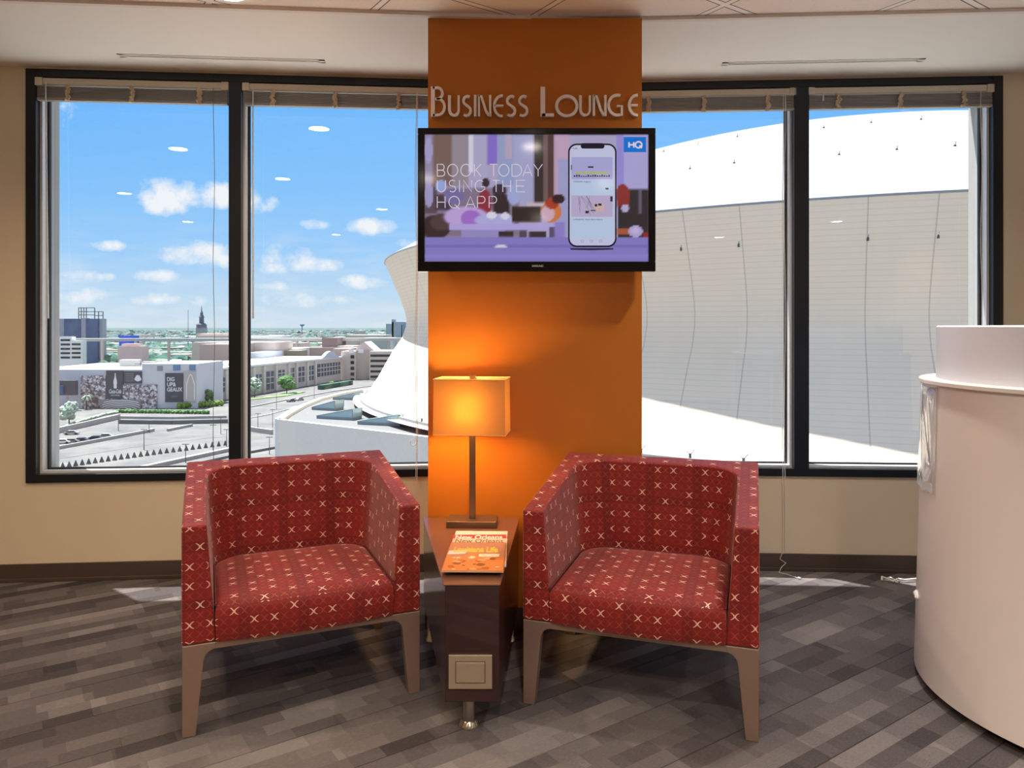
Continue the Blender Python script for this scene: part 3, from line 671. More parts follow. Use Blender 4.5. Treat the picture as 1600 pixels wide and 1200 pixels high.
# ================================================================ SIDE TABLE, LAMP, MAGAZINES
ZT = 0.50
tb = thing('side_table', 'dark wedge-shaped side table between the two red chairs', 'table', (-.16, 2.8, 0))
TP = [(-.223, 2.40), (-.038, 2.40), (.034, 3.255), (-.395, 3.255)]
ox, oy, oz = tb.location
m = MB(); m.prism([(-.219, 2.404), (-.042, 2.404), (.029, 3.252), (-.390, 3.252)], .115, ZT - .004); m.build('cabinet_body', M_wenge, tb, off=(ox, oy, oz), bevel=.002)
M_top = mat('brown_satin_tabletop', (104, 66, 48), .32, var=.06, vscale=20)
m = MB(); m.prism(TP, ZT - .004, ZT); m.build('tabletop', M_top, tb, off=(ox, oy, oz), bevel=.001)
m = MB(); m.lathe([(0, 0), (.031, 0), (.031, .006), (.024, .018), (.0195, .022), (.0195, .115), (0, .115)], -.145, 2.475, 32)
for k in range(16):
    a = 2 * pi * k / 16; m.tube([(-.145 + .031 * cos(a), 2.475 + .031 * sin(a), .003), (-.145 + .0245 * cos(a), 2.475 + .0245 * sin(a), .019)], .0022, 5)
m.build('foot', M_steel, tb, smooth=35, off=(ox, oy, oz))
for (x, y) in ((-.345, 3.15), (-.01, 3.15)):
    m = MB(); m.lathe([(0, 0), (.028, 0), (.028, .006), (.0195, .02), (.0195, .115), (0, .115)], x, y, 24); m.build('foot', M_steel, tb, smooth=35, off=(ox, oy, oz))
# socket plate
sp_ = MB(); yy_ = 2.4005
x0, x1 = (701 - 800) * 2.4 / F, (769 - 800) * 2.4 / F; z0, z1 = EYE - (1076 - 511) * 2.4 / F, EYE - (1023 - 511) * 2.4 / F
sp_.box(x0, x1, 2.396, 2.404, z0, z1)
o = sp_.build('socket_plate', M_plate, tb, off=(ox, oy, oz), bevel=.002)
q = MB(); q.box(x0 + .022, x1 - .022, 2.3945, 2.398, z0 + .02, z1 - .02); q.build('plate_recess', mat('dark_nickel_edge', (96, 84, 72), .5, .4), tb, off=(ox, oy, oz))
q = MB(); q.box(x0 + .0245, x1 - .0245, 2.3925, 2.398, z0 + .0225, z1 - .0225); q.build('socket_flap', M_plate, tb, off=(ox, oy, oz), bevel=.0015)

lp = thing('table_lamp', 'lit table lamp with rectangular orange glowing shade and bronze stem', 'lamp', (-.168, 3.13, ZT), radians(-2))
m = MB(); m.box(-.105, .105, -.06, .055, 0, .028); m.build('lamp_base', M_lampm, lp, bevel=.002)
m = MB(); m.box(-.0128, .0128, -.0128, .0128, .028, .61); m.build('stem', M_lampm, lp, bevel=.0015)
SH = radians(-4.5)
def rotp(x, y): return (x * cos(SH) - y * sin(SH), x * sin(SH) + y * cos(SH))
def shade_mat():
    m = bpy.data.materials.new('cream_lampshade_fabric'); m.use_nodes = True; nt = m.node_tree; T = NT(nt); nt.nodes.remove(nt.nodes['Principled BSDF']); out = nt.nodes['Material Output']
    d = T.n('ShaderNodeBsdfDiffuse'); d.inputs[0].default_value = lin((222, 172, 112)); t = T.n('ShaderNodeBsdfTranslucent'); t.inputs[0].default_value = lin((250, 190, 96))
    tc = T.n('ShaderNodeTexCoord'); bp = T.n('ShaderNodeBump'); bp.inputs['Strength'].default_value = .2; bp.inputs['Distance'].default_value = .001
    T.put(bp.inputs['Height'], T.noise(tc.outputs['Object'], 500.0)); T.put(d.inputs['Normal'], bp.outputs[0])
    mx = T.n('ShaderNodeMixShader'); mx.inputs[0].default_value = .5; t.inputs[0].default_value = (.125, .051, .0075, 1); T.put(mx.inputs[1], d.outputs[0]); T.put(mx.inputs[2], t.outputs[0]); T.put(out.inputs[0], mx.outputs[0]); return m
M_shade = shade_mat()
SX, SY = .149, .088; zb_, zt_ = .392, .622
def ring_wall(mb_, sx_, sy_, z0, z1, dx=.005):
    p0 = [rotp(a * (sx_ + dx / 2), b * (sy_ + dx / 2)) for a, b in ((-1, -1), (1, -1), (1, 1), (-1, 1))]; p1 = [rotp(a * sx_, b * sy_) for a, b in ((-1, -1), (1, -1), (1, 1), (-1, 1))]
    for i in range(4):
        j = (i + 1) % 4; mb_.add([(*p0[i], z0), (*p0[j], z0), (*p1[j], z1), (*p1[i], z1)], [(0, 1, 2, 3)])
m = MB(); ring_wall(m, SX, SY, zb_, zt_); sh = m.build('lamp_shade', M_shade, lp)
for z in (zb_, zt_):
    m = MB()
    P4 = [rotp(a * (SX + .001), b * (SY + .001)) for a, b in ((-1, -1), (1, -1), (1, 1), (-1, 1))]
    for i in range(4): m.tube([(*P4[i], z), (*P4[(i + 1) % 4], z)], .0022, 6)
    m.build('shade_trim', mat('shade_hem', (236, 196, 130), .8), lp)
m = MB(); q1, q2 = rotp(-SX, 0), rotp(SX, 0); m.tube([(*q1, zt_ - .01), (*q2, zt_ - .01)], .0025, 6); q1, q2 = rotp(0, -SY), rotp(0, SY); m.tube([(*q1, zt_ - .01), (*q2, zt_ - .01)], .0025, 6)
m.tube([(0, 0, .60), (0, 0, zt_ - .005)], .004, 6); m.build('shade_spider', M_lampm, lp)
m = MB(); m.box(-.012, .012, -.012, .012, zt_ - .006, zt_ + .016); m.build('finial', M_lampm, lp, bevel=.001)
m = MB(); m.lathe([(0, .445), (.014, .45), (.02, .47), (.03, .505), (.028, .53), (.015, .55), (0, .555)], .05, 0, 16)
m.build('bulb', mat('lit_bulb', (255, 200, 120), .5, emit=(255, 190, 100), estr=14), lp, smooth=60)
ld = bpy.data.lights.new('lamp_bulb_light', 'POINT'); ld.energy = 27; ld.color = (1.0, .60, .24); ld.shadow_soft_size = .06
lo = bpy.data.objects.new('lamp_bulb_light', ld); COL.objects.link(lo); lo.location = (-.168, 3.125, ZT + .50)

# magazines, staggered pile
def magmat(name, cols):
    return mat(name, cols, .3, spec=.5, coat=.3)
mags = [(.21, (220, 200, 190), 'pale magazine at the bottom of the pile, only its top edge showing', None, (200, 90, 80)),
        (.14, (190, 50, 60), 'magazine with red masthead strip, second from bottom of the pile', 'New Orleans', (250, 230, 225)),
        (.07, (205, 190, 172), 'magazine with white masthead strip, second from top of the pile', 'New Orleans', (120, 78, 40)),
        (.0, (150, 96, 60), 'magazine with yellow Louisiana Life title, topmost of the pile', 'Louisiana Life', (240, 190, 50))]
zz = ZT
for i, (dy, col, lab, title, tcol) in enumerate(mags):
    rz = [radians(-1.5), radians(.8), radians(-.3), radians(-1.0)][i]
    g = thing('magazine', lab, 'magazine', (-.128 + [-.004, .003, .002, -.006][i], 2.475 + dy, zz), rz, 'magazines piled on the side table')
    W2, Lm, th = .106, .33, .0045
    q = MB(); q.box(-W2 + .001, W2 - .001, .001, Lm - .001, .0004, th - .0006); q.build('pages', mat('magazine_paper', (226, 216, 204), .7), g)
    q = MB(); q.box(-W2, W2, 0, Lm, th - .0006, th); q.box(-W2, W2, 0, Lm, 0, .0004); q.box(-W2, -W2 + .0006, 0, Lm, 0, th); q.build('cover', magmat('magazine_cover_%d' % i, col), g)
    if title:
        q = text_mb(title, .034 if i < 3 else .032, .0001, (-W2 + (.012 if i < 3 else .022), (Lm - .058) if i < 3 else Lm - .118, th + .0002), (.185 if i < 3 else .162), ax='xy', bold=.0009 if i == 3 else .0004, height=.05 if i < 3 else .062)
        q.build('title_text', mat('ink_%d' % i, tcol, .5), g)
    if i == 3:
        def fl(name, pts, c_, z_): 
            q = MB(); q.add([(a, b, th + z_) for a, b in pts], [tuple(range(len(pts)))]); return q.build(name, mat('print_' + name, c_, .35), g)
        fl('cover_sky', [(-.103, .15), (.103, .15), (.103, .326), (-.103, .326)], (176, 124, 96), .0001)
        fl('cover_water', [(-.103, .18), (-.04, .19), (-.03, .235), (-.1, .225)], (228, 200, 196), .00015)
        fl('cover_photo', [(-.103, .003), (.103, .003), (.103, .155), (.06, .17), (.02, .19), (-.01, .20), (-.03, .17), (-.06, .15), (-.103, .165)], (206, 122, 62), .0002)
        for k in range(26):
            a0 = random.uniform(-.09, .09); b0 = random.uniform(.015, .16); r_ = random.uniform(.006, .02); 
            fl('cover_shape_%s' % ('a', 'b', 'c', 'd')[k % 4], [(a0 + r_ * random.uniform(.6, 1.2) * cos(t), min(.165, max(.003, b0 + r_ * random.uniform(.5, 1.1) * sin(t)))) for t in [2 * pi * j / 9 for j in range(9)]], [(158, 84, 34), (232, 160, 112), (240, 206, 180), (120, 62, 28)][k % 4], .0003 + k * .00001)
        fl('cover_label', [(.012, .155), (.085, .155), (.085, .185), (.012, .185)], (246, 226, 196), .0007)
        q = text_mb('Cajun Cabins', .014, .0001, (.022, .165, th + .0009), .055, ax='xy'); q.build('label_text', mat('ink_label', (190, 140, 130), .5), g)
    zz += th + .0004

# ================================================================ CHAIRS
def chair(label, loc, rz):
    g = thing('tub_chair', label, 'chair', loc, rz, 'pair of red tub chairs')
    W, DP = .40, .68
    zt = lambda y: .690 + .098 * (y / DP)
    ZB = .300
    out = []; inn_t = []; inn_b = []
    at_, ab_ = .076, .106; bt, bb = .085, .12; R = .13
    ys = [0, .1, .2, .3, .4, DP - bt - R]
    n = 9
    for y in ys: out.append((-W, y)); inn_t.append((-W + at_, y)); inn_b.append((-W + ab_, min(y, DP - bb - R)))
    for i in range(1, n + 1):
        a = i / (n + 1) * pi / 2
        inn_t.append((-W + at_ + R * (1 - cos(a)), DP - bt - R + R * sin(a))); inn_b.append((-W + ab_ + R * (1 - cos(a)), DP - bb - R + R * sin(a)))
        t = i / (n + 1)
        if i == (n + 1) // 2: out.append((-W, DP))
        elif t < .5: out.append((-W, DP - (bt + R) * (1 - t * 2)))
        else: out.append((-W + (at_ + R) * (t * 2 - 1), DP))
    xs = [-W + at_ + R, -.1, 0]
    for x in xs: out.append((x, DP)); inn_t.append((x, DP - bt)); inn_b.append((x, DP - bb))
    for L_ in (out, inn_t, inn_b): L_ += [(-x, y) for x, y in L_[:-1][::-1]]
    N_ = len(out)
    m = MB()
    ci = [0]; co = [0]
    for i in range(1, N_):
        ci.append(ci[-1] + hypot(inn_t[i][0] - inn_t[i - 1][0], inn_t[i][1] - inn_t[i - 1][1])); co.append(co[-1] + hypot(out[i][0] - out[i - 1][0], out[i][1] - out[i - 1][1]))
    hi, ho = ci[-1] / 2, co[-1] / 2
    V = []
    for i in range(N_):
        V += [(*out[i], ZB), (*out[i], zt(out[i][1])), (*inn_t[i], zt(inn_t[i][1]) + .0), (*inn_b[i], ZB)]
    Fc = []; U = []
    for i in range(N_ - 1):
        a, b = 4 * i, 4 * i + 4
        Fc.append((a, a + 1, b + 1, b)); U.append([(co[i] - ho, ZB), (co[i] - ho, V[a + 1][2]), (co[i + 1] - ho, V[b + 1][2]), (co[i + 1] - ho, ZB)])
        Fc.append((a + 1, a + 2, b + 2, b + 1)); U.append([(V[q][0] + .015, V[q][1]) for q in (a + 1, a + 2, b + 2, b + 1)])
        Fc.append((a + 2, a + 3, b + 3, b + 2)); U.append([(ci[i] - hi + .012, V[a + 2][2]), (ci[i] - hi + .012, ZB), (ci[i + 1] - hi + .012, ZB), (ci[i + 1] - hi + .012, V[b + 2][2])])
        Fc.append((a + 3, a, b, b + 3)); U.append([(V[q][0], V[q][1]) for q in (a + 3, a, b, b + 3)])
    for a in (0, 4 * (N_ - 1)):
        Fc.append((a, a + 1, a + 2, a + 3)); U.append([(V[q][0] + .01, V[q][2]) for q in (a, a + 1, a + 2, a + 3)])
    m.add(V, Fc, 0, U)
    m.build('upholstered_shell', M_fab, g, smooth=35, bevel=.009, seg=3)
    # seat cushion
    sw = W - ab_ + .002
    def outline(ins, fr=.0):
        p = []; s = sw - ins; R2 = .10; yb = DP - bb + .005 - ins
        for k in range(13): x = -s + 2 * s * k / 12; p.append((x, -.022 * (1 - (x / s) ** 2) - .006 + ins * .9 + fr))
        for k in range(9): a = k / 8 * pi / 2; p.append((s - R2 + R2 * cos(a), yb - R2 + R2 * sin(a)))
        for k in range(9): a = k / 8 * pi / 2; p.append((-s + R2 - R2 * sin(a), yb - R2 + R2 * cos(a)))
        return p
    rings = [(0.004, .300), (0, .306), (-.002, .37), (-.001, .405), (.006, .421), (.02, .430), (.05, .436), (.10, .440), (.17, .443), (.24, .444)]
    V = []; n2 = None
    for ins, z in rings:
        o_ = outline(min(ins, .02)); n2 = len(o_); k_ = 1 - max(0, ins - .02) / .29
        o_ = [(x * k_, .27 + (y - .27) * k_) for x, y in o_]
        V += [(x, y, z - .010 * max(0, y) / .56) for x, y in o_]
    Fc = []; U = []; acc_ = [0]
    o_ = outline(0)
    for i in range(n2): acc_.append(acc_[-1] + hypot(o_[(i + 1) % n2][0] - o_[i][0], o_[(i + 1) % n2][1] - o_[i][1]))
    for k in range(len(rings) - 1):
        for i in range(n2):
            j = (i + 1) % n2; Fc.append((k * n2 + i, k * n2 + j, (k + 1) * n2 + j, (k + 1) * n2 + i))
            if k < 4: U.append([(acc_[i] - sw, V[k * n2][2]), (acc_[i + 1] - sw, V[k * n2][2]), (acc_[i + 1] - sw, V[(k + 1) * n2][2]), (acc_[i] - sw, V[(k + 1) * n2][2])])
            else: U.append([(V[q][0], V[q][1] + .43) for q in Fc[-1]])
    top = tuple(range((len(rings) - 1) * n2, len(rings) * n2)); Fc.append(top); U.append([(V[q][0], V[q][1] + .43) for q in top])
    Fc.append(tuple(range(n2))[::-1]); U.append([(V[q][0], V[q][1]) for q in Fc[-1]])
    m = MB(); m.add(V, Fc, 0, U); m.build('seat_cushion', M_fab, g, smooth=50)
    # piping where the cushion meets the arms
    M_pip = mat('dark_red_piping', (96, 16, 16), .7)
    o2 = outline(.0)
    m = MB(); pts = [(x, y, .424 - .010 * max(0, y) / .56) for x, y in (o2[12:] + [o2[0]])]; m.tube(pts, .004, 6); m.build('piping', M_pip, g, smooth=60)
    # metal frame
    m = MB(); zr = .276
    m.box(-W + .06, W - .06, .004, .030, zr, .2995); m.box(-W + .004, W - .004, DP - .04, DP - .012, zr, .2995)
    m.box(-W + .004, -W + .03, .03, DP - .04, zr, .2995); m.box(W - .03, W - .004, .03, DP - .04, zr, .2995)
    m.build('frame_rail', M_leg, g, bevel=.002)
    for sx_ in (-1, 1):
        pr_ = [(sx_ * (W - .002), .2995), (sx_ * (W - .002), 0), (sx_ * (W - .043), 0), (sx_ * (W - .066), .235)] + [(sx_ * (W - .066 - .035 * (1 - cos(a))), .235 + .041 * sin(a)) for a in (.3, .6, .9, 1.2, 1.5)] + [(sx_ * (W - .105), .2995)]
        m = MB(); m.xz(pr_, .002, .040); m.build('leg', M_leg, g, bevel=.0025)
        pr_ = [(sx_ * (W - .004), .2995), (sx_ * (W - .004), 0), (sx_ * (W - .040), 0), (sx_ * (W - .055), .2995)]
        m = MB(); m.xz(pr_, DP - .055, DP - .012); m.build('leg', M_leg, g, bevel=.0025)
    return g
chair('red patterned tub chair left of the side table, angled right', (-.705, 2.545, 0), radians(22.5))
chair('red patterned tub chair right of the side table, angled left', (.417, 2.495, 0), radians(-18.2))

# ================================================================ RECEPTION DESK
dc = (2.157, 2.59)
dk = thing('reception_desk', 'white curved reception desk cut off at the right edge', 'desk', (*dc, 0))
m = MB(); m.lathe([(0, .035), (.640, .035), (.652, .037), (.652, .05), (.622, 1.128), (0, 1.128)], n=96); m.build('curved_front', M_white, dk, smooth=30)
m = MB(); m.lathe([(0, 1.128), (.633, 1.128), (.636, 1.131), (.636, 1.143), (.633, 1.146), (0, 1.146)], n=96); m.build('counter_edge', M_whitel, dk, smooth=30)
m = MB(); m.lathe([(0, 1.146), (.577, 1.146), (.577, 1.340), (.571, 1.346), (0, 1.346)], n=96); m.build('upper_tier', mat('white_gloss_upper', (226, 230, 240), .35), dk, smooth=30)
m = MB(); m.lathe([(0, 0), (.60, 0), (.60, .035), (0, .035)], n=64); m.build('toe_kick', M_rubber, dk)
def film(a0, a1, z0, z1, r0, name, mt):
    m = MB(); n = 14; k = 10; V = []
    for i in range(n + 1):
        a = radians(a0 + (a1 - a0) * i / n)
        for j in range(k + 1):
            z = z0 + (z1 - z0) * j / k; r = .652 - (.03) * (z - .05) / 1.078 + r0 + .003 * sin(i * .9 + j * .6) * (1 if 0 < i < n else 0)
            V.append((r * cos(a), r * sin(a), z - .006 * sin(pi * i / n)))
    m.add(V, [(i * (k + 1) + j, (i + 1) * (k + 1) + j, (i + 1) * (k + 1) + j + 1, i * (k + 1) + j + 1) for i in range(n) for j in range(k)])
    o = m.build(name, mt, dk, smooth=80); s_ = o.modifiers.new('thick', 'SOLIDIFY'); s_.thickness = .0015; return o
M_film = mat('clear_glossy_film', (240, 240, 240), .04, coat=1.0); M_film.node_tree.nodes['Principled BSDF'].inputs['Alpha'].default_value = .45
film(150, 174, .735, 1.122, .006, 'clear_film', M_film)['label'] = 'loose clear plastic film with bright highlights'
m = MB()
for k in range(5):
    a = radians(156 + k * .9); z = .31 + random.uniform(-.006, .006); r = .655 - .03 * .28 / 1.078
    m.lathe([(0, -.012), (.007, -.006), (.010, 0), (.006, .008), (0, .012)], 0, 0, 8); 
    for v_ in range(len(m.v) - 40, len(m.v)): x, y, q_ = m.v[v_]; m.v[v_] = (x + r * cos(a), y + r * sin(a), q_ + z)
m.build('torn_tape', mat('white_tape', (246, 246, 246), .4), dk)['label'] = 'small crumpled white tape scrap'

# ================================================================ OUTSIDE: CITY AND DOME
def conc(name, c, var=.05, vs_=.05, rough=.85): return mat(name, c, rough, var=var, vscale=vs_)
def outmat(name, c1, c2, scale, t=.5, sharp=.1, c3=None):
    m = bpy.data.materials.new(name); m.use_nodes = True; T = NT(m.node_tree); b = m.node_tree.nodes['Principled BSDF']; b.inputs['Roughness'].default_value = .95; b.inputs['Specular IOR Level'].default_value = .1
    tc = T.n('ShaderNodeTexCoord'); n_ = T.noise(tc.outputs['Object'], scale, 5.0, .65)
    pts = [(t - sharp, c1), (t + sharp, c2)]
    if c3: pts.append((min(1, t + sharp * 2.5), c3))
    T.put(b.inputs['Base Color'], T.ramp(n_, pts)); MATS[name] = m; return m
M_ground = outmat('city_ground', (102, 104, 106), (122, 122, 120), .06, .5, .12)
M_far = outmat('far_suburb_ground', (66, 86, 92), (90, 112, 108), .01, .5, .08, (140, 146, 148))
m = MB(); m.box(-9000, 9000, 60, 620, ZG - 2, ZG); tag(m.build('paved_ground', M_ground), kind='structure')
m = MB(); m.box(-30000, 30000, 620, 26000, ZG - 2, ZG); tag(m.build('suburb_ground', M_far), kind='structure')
# --- stadium
sc_ = (75.5, 173.7)
st = thing('domed_stadium', 'huge white domed stadium with flared curved walls filling the right windows', 'stadium', (*sc_, ZG))
zo = EYE - ZG
def dome_mats():
    m = bpy.data.materials.new('ribbed_bronze_white_cladding'); m.use_nodes = True; T = NT(m.node_tree); b = m.node_tree.nodes['Principled BSDF']; b.inputs['Roughness'].default_value = .7; b.inputs['Specular IOR Level'].default_value = .2
    tc = T.n('ShaderNodeTexCoord'); x, y, z = T.xyz(tc.outputs['Object'])
    ang = T.m('ARCTAN2', y, x)
    seam = T.m('LESS_THAN', T.m('FRACT', T.m('MULTIPLY', ang, 100 / (2 * pi))), .022)
    rib = T.m('FRACT', T.m('DIVIDE', z, .62)); rb = T.m('LESS_THAN', rib, .16)
    n_ = T.noise(T.comb(T.m('MULTIPLY', ang, 60.0), T.m('MULTIPLY', z, .05)), 1.0, 4.0)
    c = T.mix(T.m('MULTIPLY_ADD', n_, .5, -.1, True), lin((224, 210, 192)), lin((212, 198, 180)))
    c = T.mix(T.m('MULTIPLY', rb, .3), c, lin((190, 178, 162))); c = T.mix(T.m('MULTIPLY', seam, .5), c, lin((150, 142, 134)))
    T.put(b.inputs['Base Color'], c); return m
M_clad = dome_mats()
M_droof = conc('white_dome_roof', (138, 143, 149), .02, .05)
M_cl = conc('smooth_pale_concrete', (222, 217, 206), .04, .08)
prof = [(110.5, -14.9), (108.2, -14.6), (106.8, -12.8), (105.3, -10.5), (103.7, -7.6), (102.1, -4.8), (100.3, -2.2), (99.5, 0.2), (99.4, 1.8), (99.8, 3.6), (100.7, 6), (101.8, 8.6), (103, 11.4), (104, 13.7)]
m = MB(); m.lathe([(r, z + zo) for r, z in prof], n=220); m.build('curved_wall', M_clad, st, smooth=60)
m = MB(); m.lathe([(104.0, 13.6 + zo), (104.1, 13.65 + zo), (104.1, 13.85 + zo)] + [(104 * (1 - k / 24), 13.9 + zo + 29.3 * (1 - (1 - k / 24) ** 2)) for k in range(25)], n=160); m.build('dome_roof', M_droof, st, smooth=30)
m = MB(); m.lathe([(108.0, -15.4 + zo), (109.2, -15.4 + zo), (109.2, -14.3 + zo), (108.6, -14.3 + zo), (108.3, -14.6 + zo)], n=160); m.build('gutter_rim', M_droof, st, smooth=30)
def ray_cap(px, py):      # where a sight line meets the cap
    t = (px - 800) / F; e = (511 - py) / F; D = 70
    while D < 260:
        X = t * D; r = hypot(X - sc_[0], D - sc_[1])
        if r < 104 and 13.9 + 29.3 * (1 - (r / 104) ** 2) >= e * D: return X - sc_[0], D - sc_[1], e * D + zo
        D += .1
M_hook = mat('dark_roof_anchor', (70, 72, 78), .7)
def vis(x, y, z, s=1.0, name='roof_anchor'):
    q = MB(); q.box(x - .22 * s, x + .22 * s, y - .22 * s, y + .22 * s, z - .3, z + .25 * s); q.tube([(x, y, z), (x, y - .5 * s, z + .9 * s)], .07 * s, 5); q.build(name, M_hook, st)
for (a, b) in ((1078, 264), (1147, 255), (1152, 214), (1091, 226), (1228, 250), (1287, 200), (1311, 242), (1361, 192), (1401, 234), (1439, 187), (1492, 228), (1340, 178), (1478, 170), (1270, 186), (1202, 195), (1037, 237), (1146, 205)):
    p = ray_cap(a, b)
    if p: vis(*p, .5)
for (a, b) in ((1064, 388), (1154, 382), (1356, 372), (1466, 368)):
    t = (a - 800) / F; D = 60
    zz_ = (511 - b) / F
    while D < 200:
        X = t * D; r = hypot(X - sc_[0], D - sc_[1]); z = zz_ * D
        rw = next((r0 + (r1 - r0) * (z - z0) / (z1 - z0) for (r0, z0), (r1, z1) in zip(prof, prof[1:]) if z0 <= z <= z1), 0)
        if r <= rw: vis(X - sc_[0], D - sc_[1], z + zo, .4); break
        D += .05
# small fittings along the gutter
for k in range(-10, 14):
    a = radians(-90 - 25 + k * 3.0); r = 108.8; q = MB(); x, y, z = r * cos(a), r * sin(a), -14.3 + zo
    q.box(x - .12, x + .12, y - .12, y + .12, z, z + .5); q.tube([(x, y, z + .3), (x + .5, y, z + .9)], .05, 4); q.tube([(x, y, z + .3), (x - .4, y, z + .8)], .05, 4); q.build('gutter_bracket', M_hook, st)
# --- terrace in front of the stadium
tr = thing('stadium_terrace', 'flat grey concrete terrace roof at the foot of the stadium', 'terrace', (-20, 130, ZG))
zt0 = EYE - 15.6
def GP(px, py, z=zt0): return G(px, py, z)
Pc = GP(440, 655); Pe = GP(670, 682); Pe = (Pc[0] + (Pe[0] - Pc[0]) * 4.3, Pc[1] + (Pe[1] - Pc[1]) * 4.3)
edge = [GP(*p) for p in ((440, 655), (452, 647), (475, 634), (500, 624), (530, 616), (560, 610.5), (590, 607.5), (622, 605))]
roofp = [Pc] + edge[1:] + [(edge[-1][0] + 60, edge[-1][1] + 20), (30, 140), (112, 80), (100, Pe[1] - 2), Pe]
ot = (-20, 130, ZG)
m = MB(); m.prism(roofp, zt0 - .6, zt0 - .3); m.build('terrace_roof', conc('terrace_roof_membrane', (112, 114, 115), .06, .08), tr, off=ot)
m = MB()
m.obox(Pc, Pe, .8, ZG, zt0); m.build('front_wall', M_cl, tr, off=ot)
m = MB()
for a, b in zip(edge, edge[1:]): m.obox(a, b, .9, zt0 - 4, zt0 + .25)
m.build('curved_parapet', M_cl, tr, off=ot)
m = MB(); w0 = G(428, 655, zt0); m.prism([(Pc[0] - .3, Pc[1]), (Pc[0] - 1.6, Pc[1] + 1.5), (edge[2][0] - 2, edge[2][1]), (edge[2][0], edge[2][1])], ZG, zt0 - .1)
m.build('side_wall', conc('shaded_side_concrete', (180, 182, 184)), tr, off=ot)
m = MB(); 
for p in ((Pc[0] + 2.4, Pc[1] - 1.3),): m.box(p[0], p[0] + .25, p[1] - .3, p[1] + .2, ZG + 3, zt0)
m.build('wall_joint', mat('joint_dark', (90, 96, 100), .8), tr, off=ot)
M_sky1 = mat('skylight_glass', (150, 178, 188), .2, spec=.6); M_sky2 = mat('skylight_frame', (120, 136, 144), .5)
for (a, b, s_, r_, lab) in ((530, 651, 3.6, .35, 'glass roof skylight in the middle of the terrace'), (598, 660, 3.8, .3, 'glass roof skylight nearest the column on the terrace'), (512, 637, 2.6, .35, 'small glass roof skylight behind the middle one'), (547, 621, 3.4, .1, 'glass roof skylight farthest back on the terrace')):
    x, y = GP(a, b + 3, zt0 - .3); g = thing('roof_skylight', lab, 'skylight', (x, y, zt0 - .3), -r_, 'skylights on the stadium terrace')
    m = MB(); m.box(-s_, s_, -1.5, 1.5, 0, .5); m.build('curb', M_sky2, g)
    m = MB(); m.add([(-s_, -1.5, .5), (s_, -1.5, 1.9), (s_, 1.5, 1.9), (-s_, 1.5, .5), (s_, -1.5, .5), (s_, 1.5, .5)], [(0, 1, 2, 3), (0, 4, 1), (3, 2, 5), (1, 4, 5, 2)]); m.build('glazing', M_sky1, g)
    m = MB()
    for k in (-1, 1): m.tube([(-s_, 1.5 * k, .5), (s_, 1.5 * k, 1.9)], .08, 4); m.tube([(s_, 1.5 * k, .5), (s_, 1.5 * k, 1.9)], .08, 4)
    m.build('glazing_bars', M_sky2, g)
m = MB(); a, b = GP(600, 607, zt0 - .3), GP(668, 667, zt0 - .3)
# --- building helpers
def building(name, label, parts, cat='building', group=None):
    x0 = parts[0][1]; g = thing(name, label, cat, (0, 0, 0), 0, group)
    xs_ = [p for p in parts]
    px0, px1, pt, D, dep = parts[0][1:6]
    c0 = ((px0 + px1) / 2 - 800) * D / F
    g.location = (c0, D, ZG)
    for (nm, px0, px1, pt, D, dep, mt, *zb) in parts:
        m = MB(); z0 = EYE + (511 - zb[0]) * D / F if zb else ZG
        m.box((px0 - 800) * D / F, (px1 - 800) * D / F, D, D + dep, z0, EYE + (511 - pt) * D / F)
        m.build(nm, mt, g, off=tuple(g.location))
    return g
def rect_on(g, name, px0, px1, p0, p1, D, mt, t=.3):
    m = MB(); m.box((px0 - 800) * D / F, (px1 - 800) * D / F, D - t, D, EYE + (511 - p1) * D / F, EYE + (511 - p0) * D / F)
    return m.build(name, mt, g, off=tuple(g.location))
B_glass = outmat('blue_tower_glass', (58, 84, 122), (94, 118, 152), .06, .5, .2); B_tow = conc('tower_concrete', (150, 158, 172)); B_white = conc('white_building', (226, 228, 226), .03)
B_tan = conc('tan_masonry', (204, 190, 180), .05); B_tan2 = conc('brown_masonry', (182, 164, 156), .06); B_pink = conc('pinkish_building', (196, 178, 174), .08, .2); B_grey = conc('grey_blue_wall', (190, 194, 204), .04); B_roof = conc('cream_roof', (150, 146, 136), .03)
B_win = mat('dark_window_glass', (70, 84, 100), .25); B_winb = mat('blue_louvre', (108, 136, 172), .6); B_dk = mat('deep_shadowed_opening', (44, 52, 58), .9)
# tower on the left
g = building('office_tower', 'dark blue glass tower with rooftop frame at the far left', [('tower_core', 127, 134, 497, 640, 6, B_tow), ('glass_wall', 100, 127, 498, 642, 6, B_glass), ('glass_wall', 134, 153, 498, 638, 6, B_glass), ('tower_edge', 153, 160.5, 498, 640, 6, B_tow), ('tower_edge', 92, 100, 498, 646, 6, B_tow)])
D = 645; m = MB(); ll = tuple(g.location)
def P3(px, py, D): return Vector(at(px, py, D))
for a in (123, 127, 131, 135, 148): m.tube([P3(a, 498, D), P3(a, 481, D)], .45, 4)
for b in (481, 487, 492): m.tube([P3(123, b, D), P3(148, b, D)], .45, 4)
for a in (154, 161): m.tube([P3(a, 498, D), P3(a, 487, D)], .45, 4)
for b in (487, 493): m.tube([P3(148, b, D), P3(161, b, D)], .45, 4)
m.build('rooftop_frame', mat('roof_steel', (112, 120, 128), .7), g, off=ll)
g = building('parking_garage', 'white open parking garage in front of the blue tower', [('garage_frame', 93, 112, 526, 520, 5, B_white), ('garage_frame', 112, 129, 532, 520, 5, B_white)])
for k in range(5):
    rect_on(g, 'deck_opening', 95, 109.5, 530 + k * 6.8, 533 + k * 6.8, 520, B_dk)
    if k < 4: rect_on(g, 'deck_opening', 112.5, 126, 536.5 + k * 6.8, 539.5 + k * 6.8, 520, B_dk)
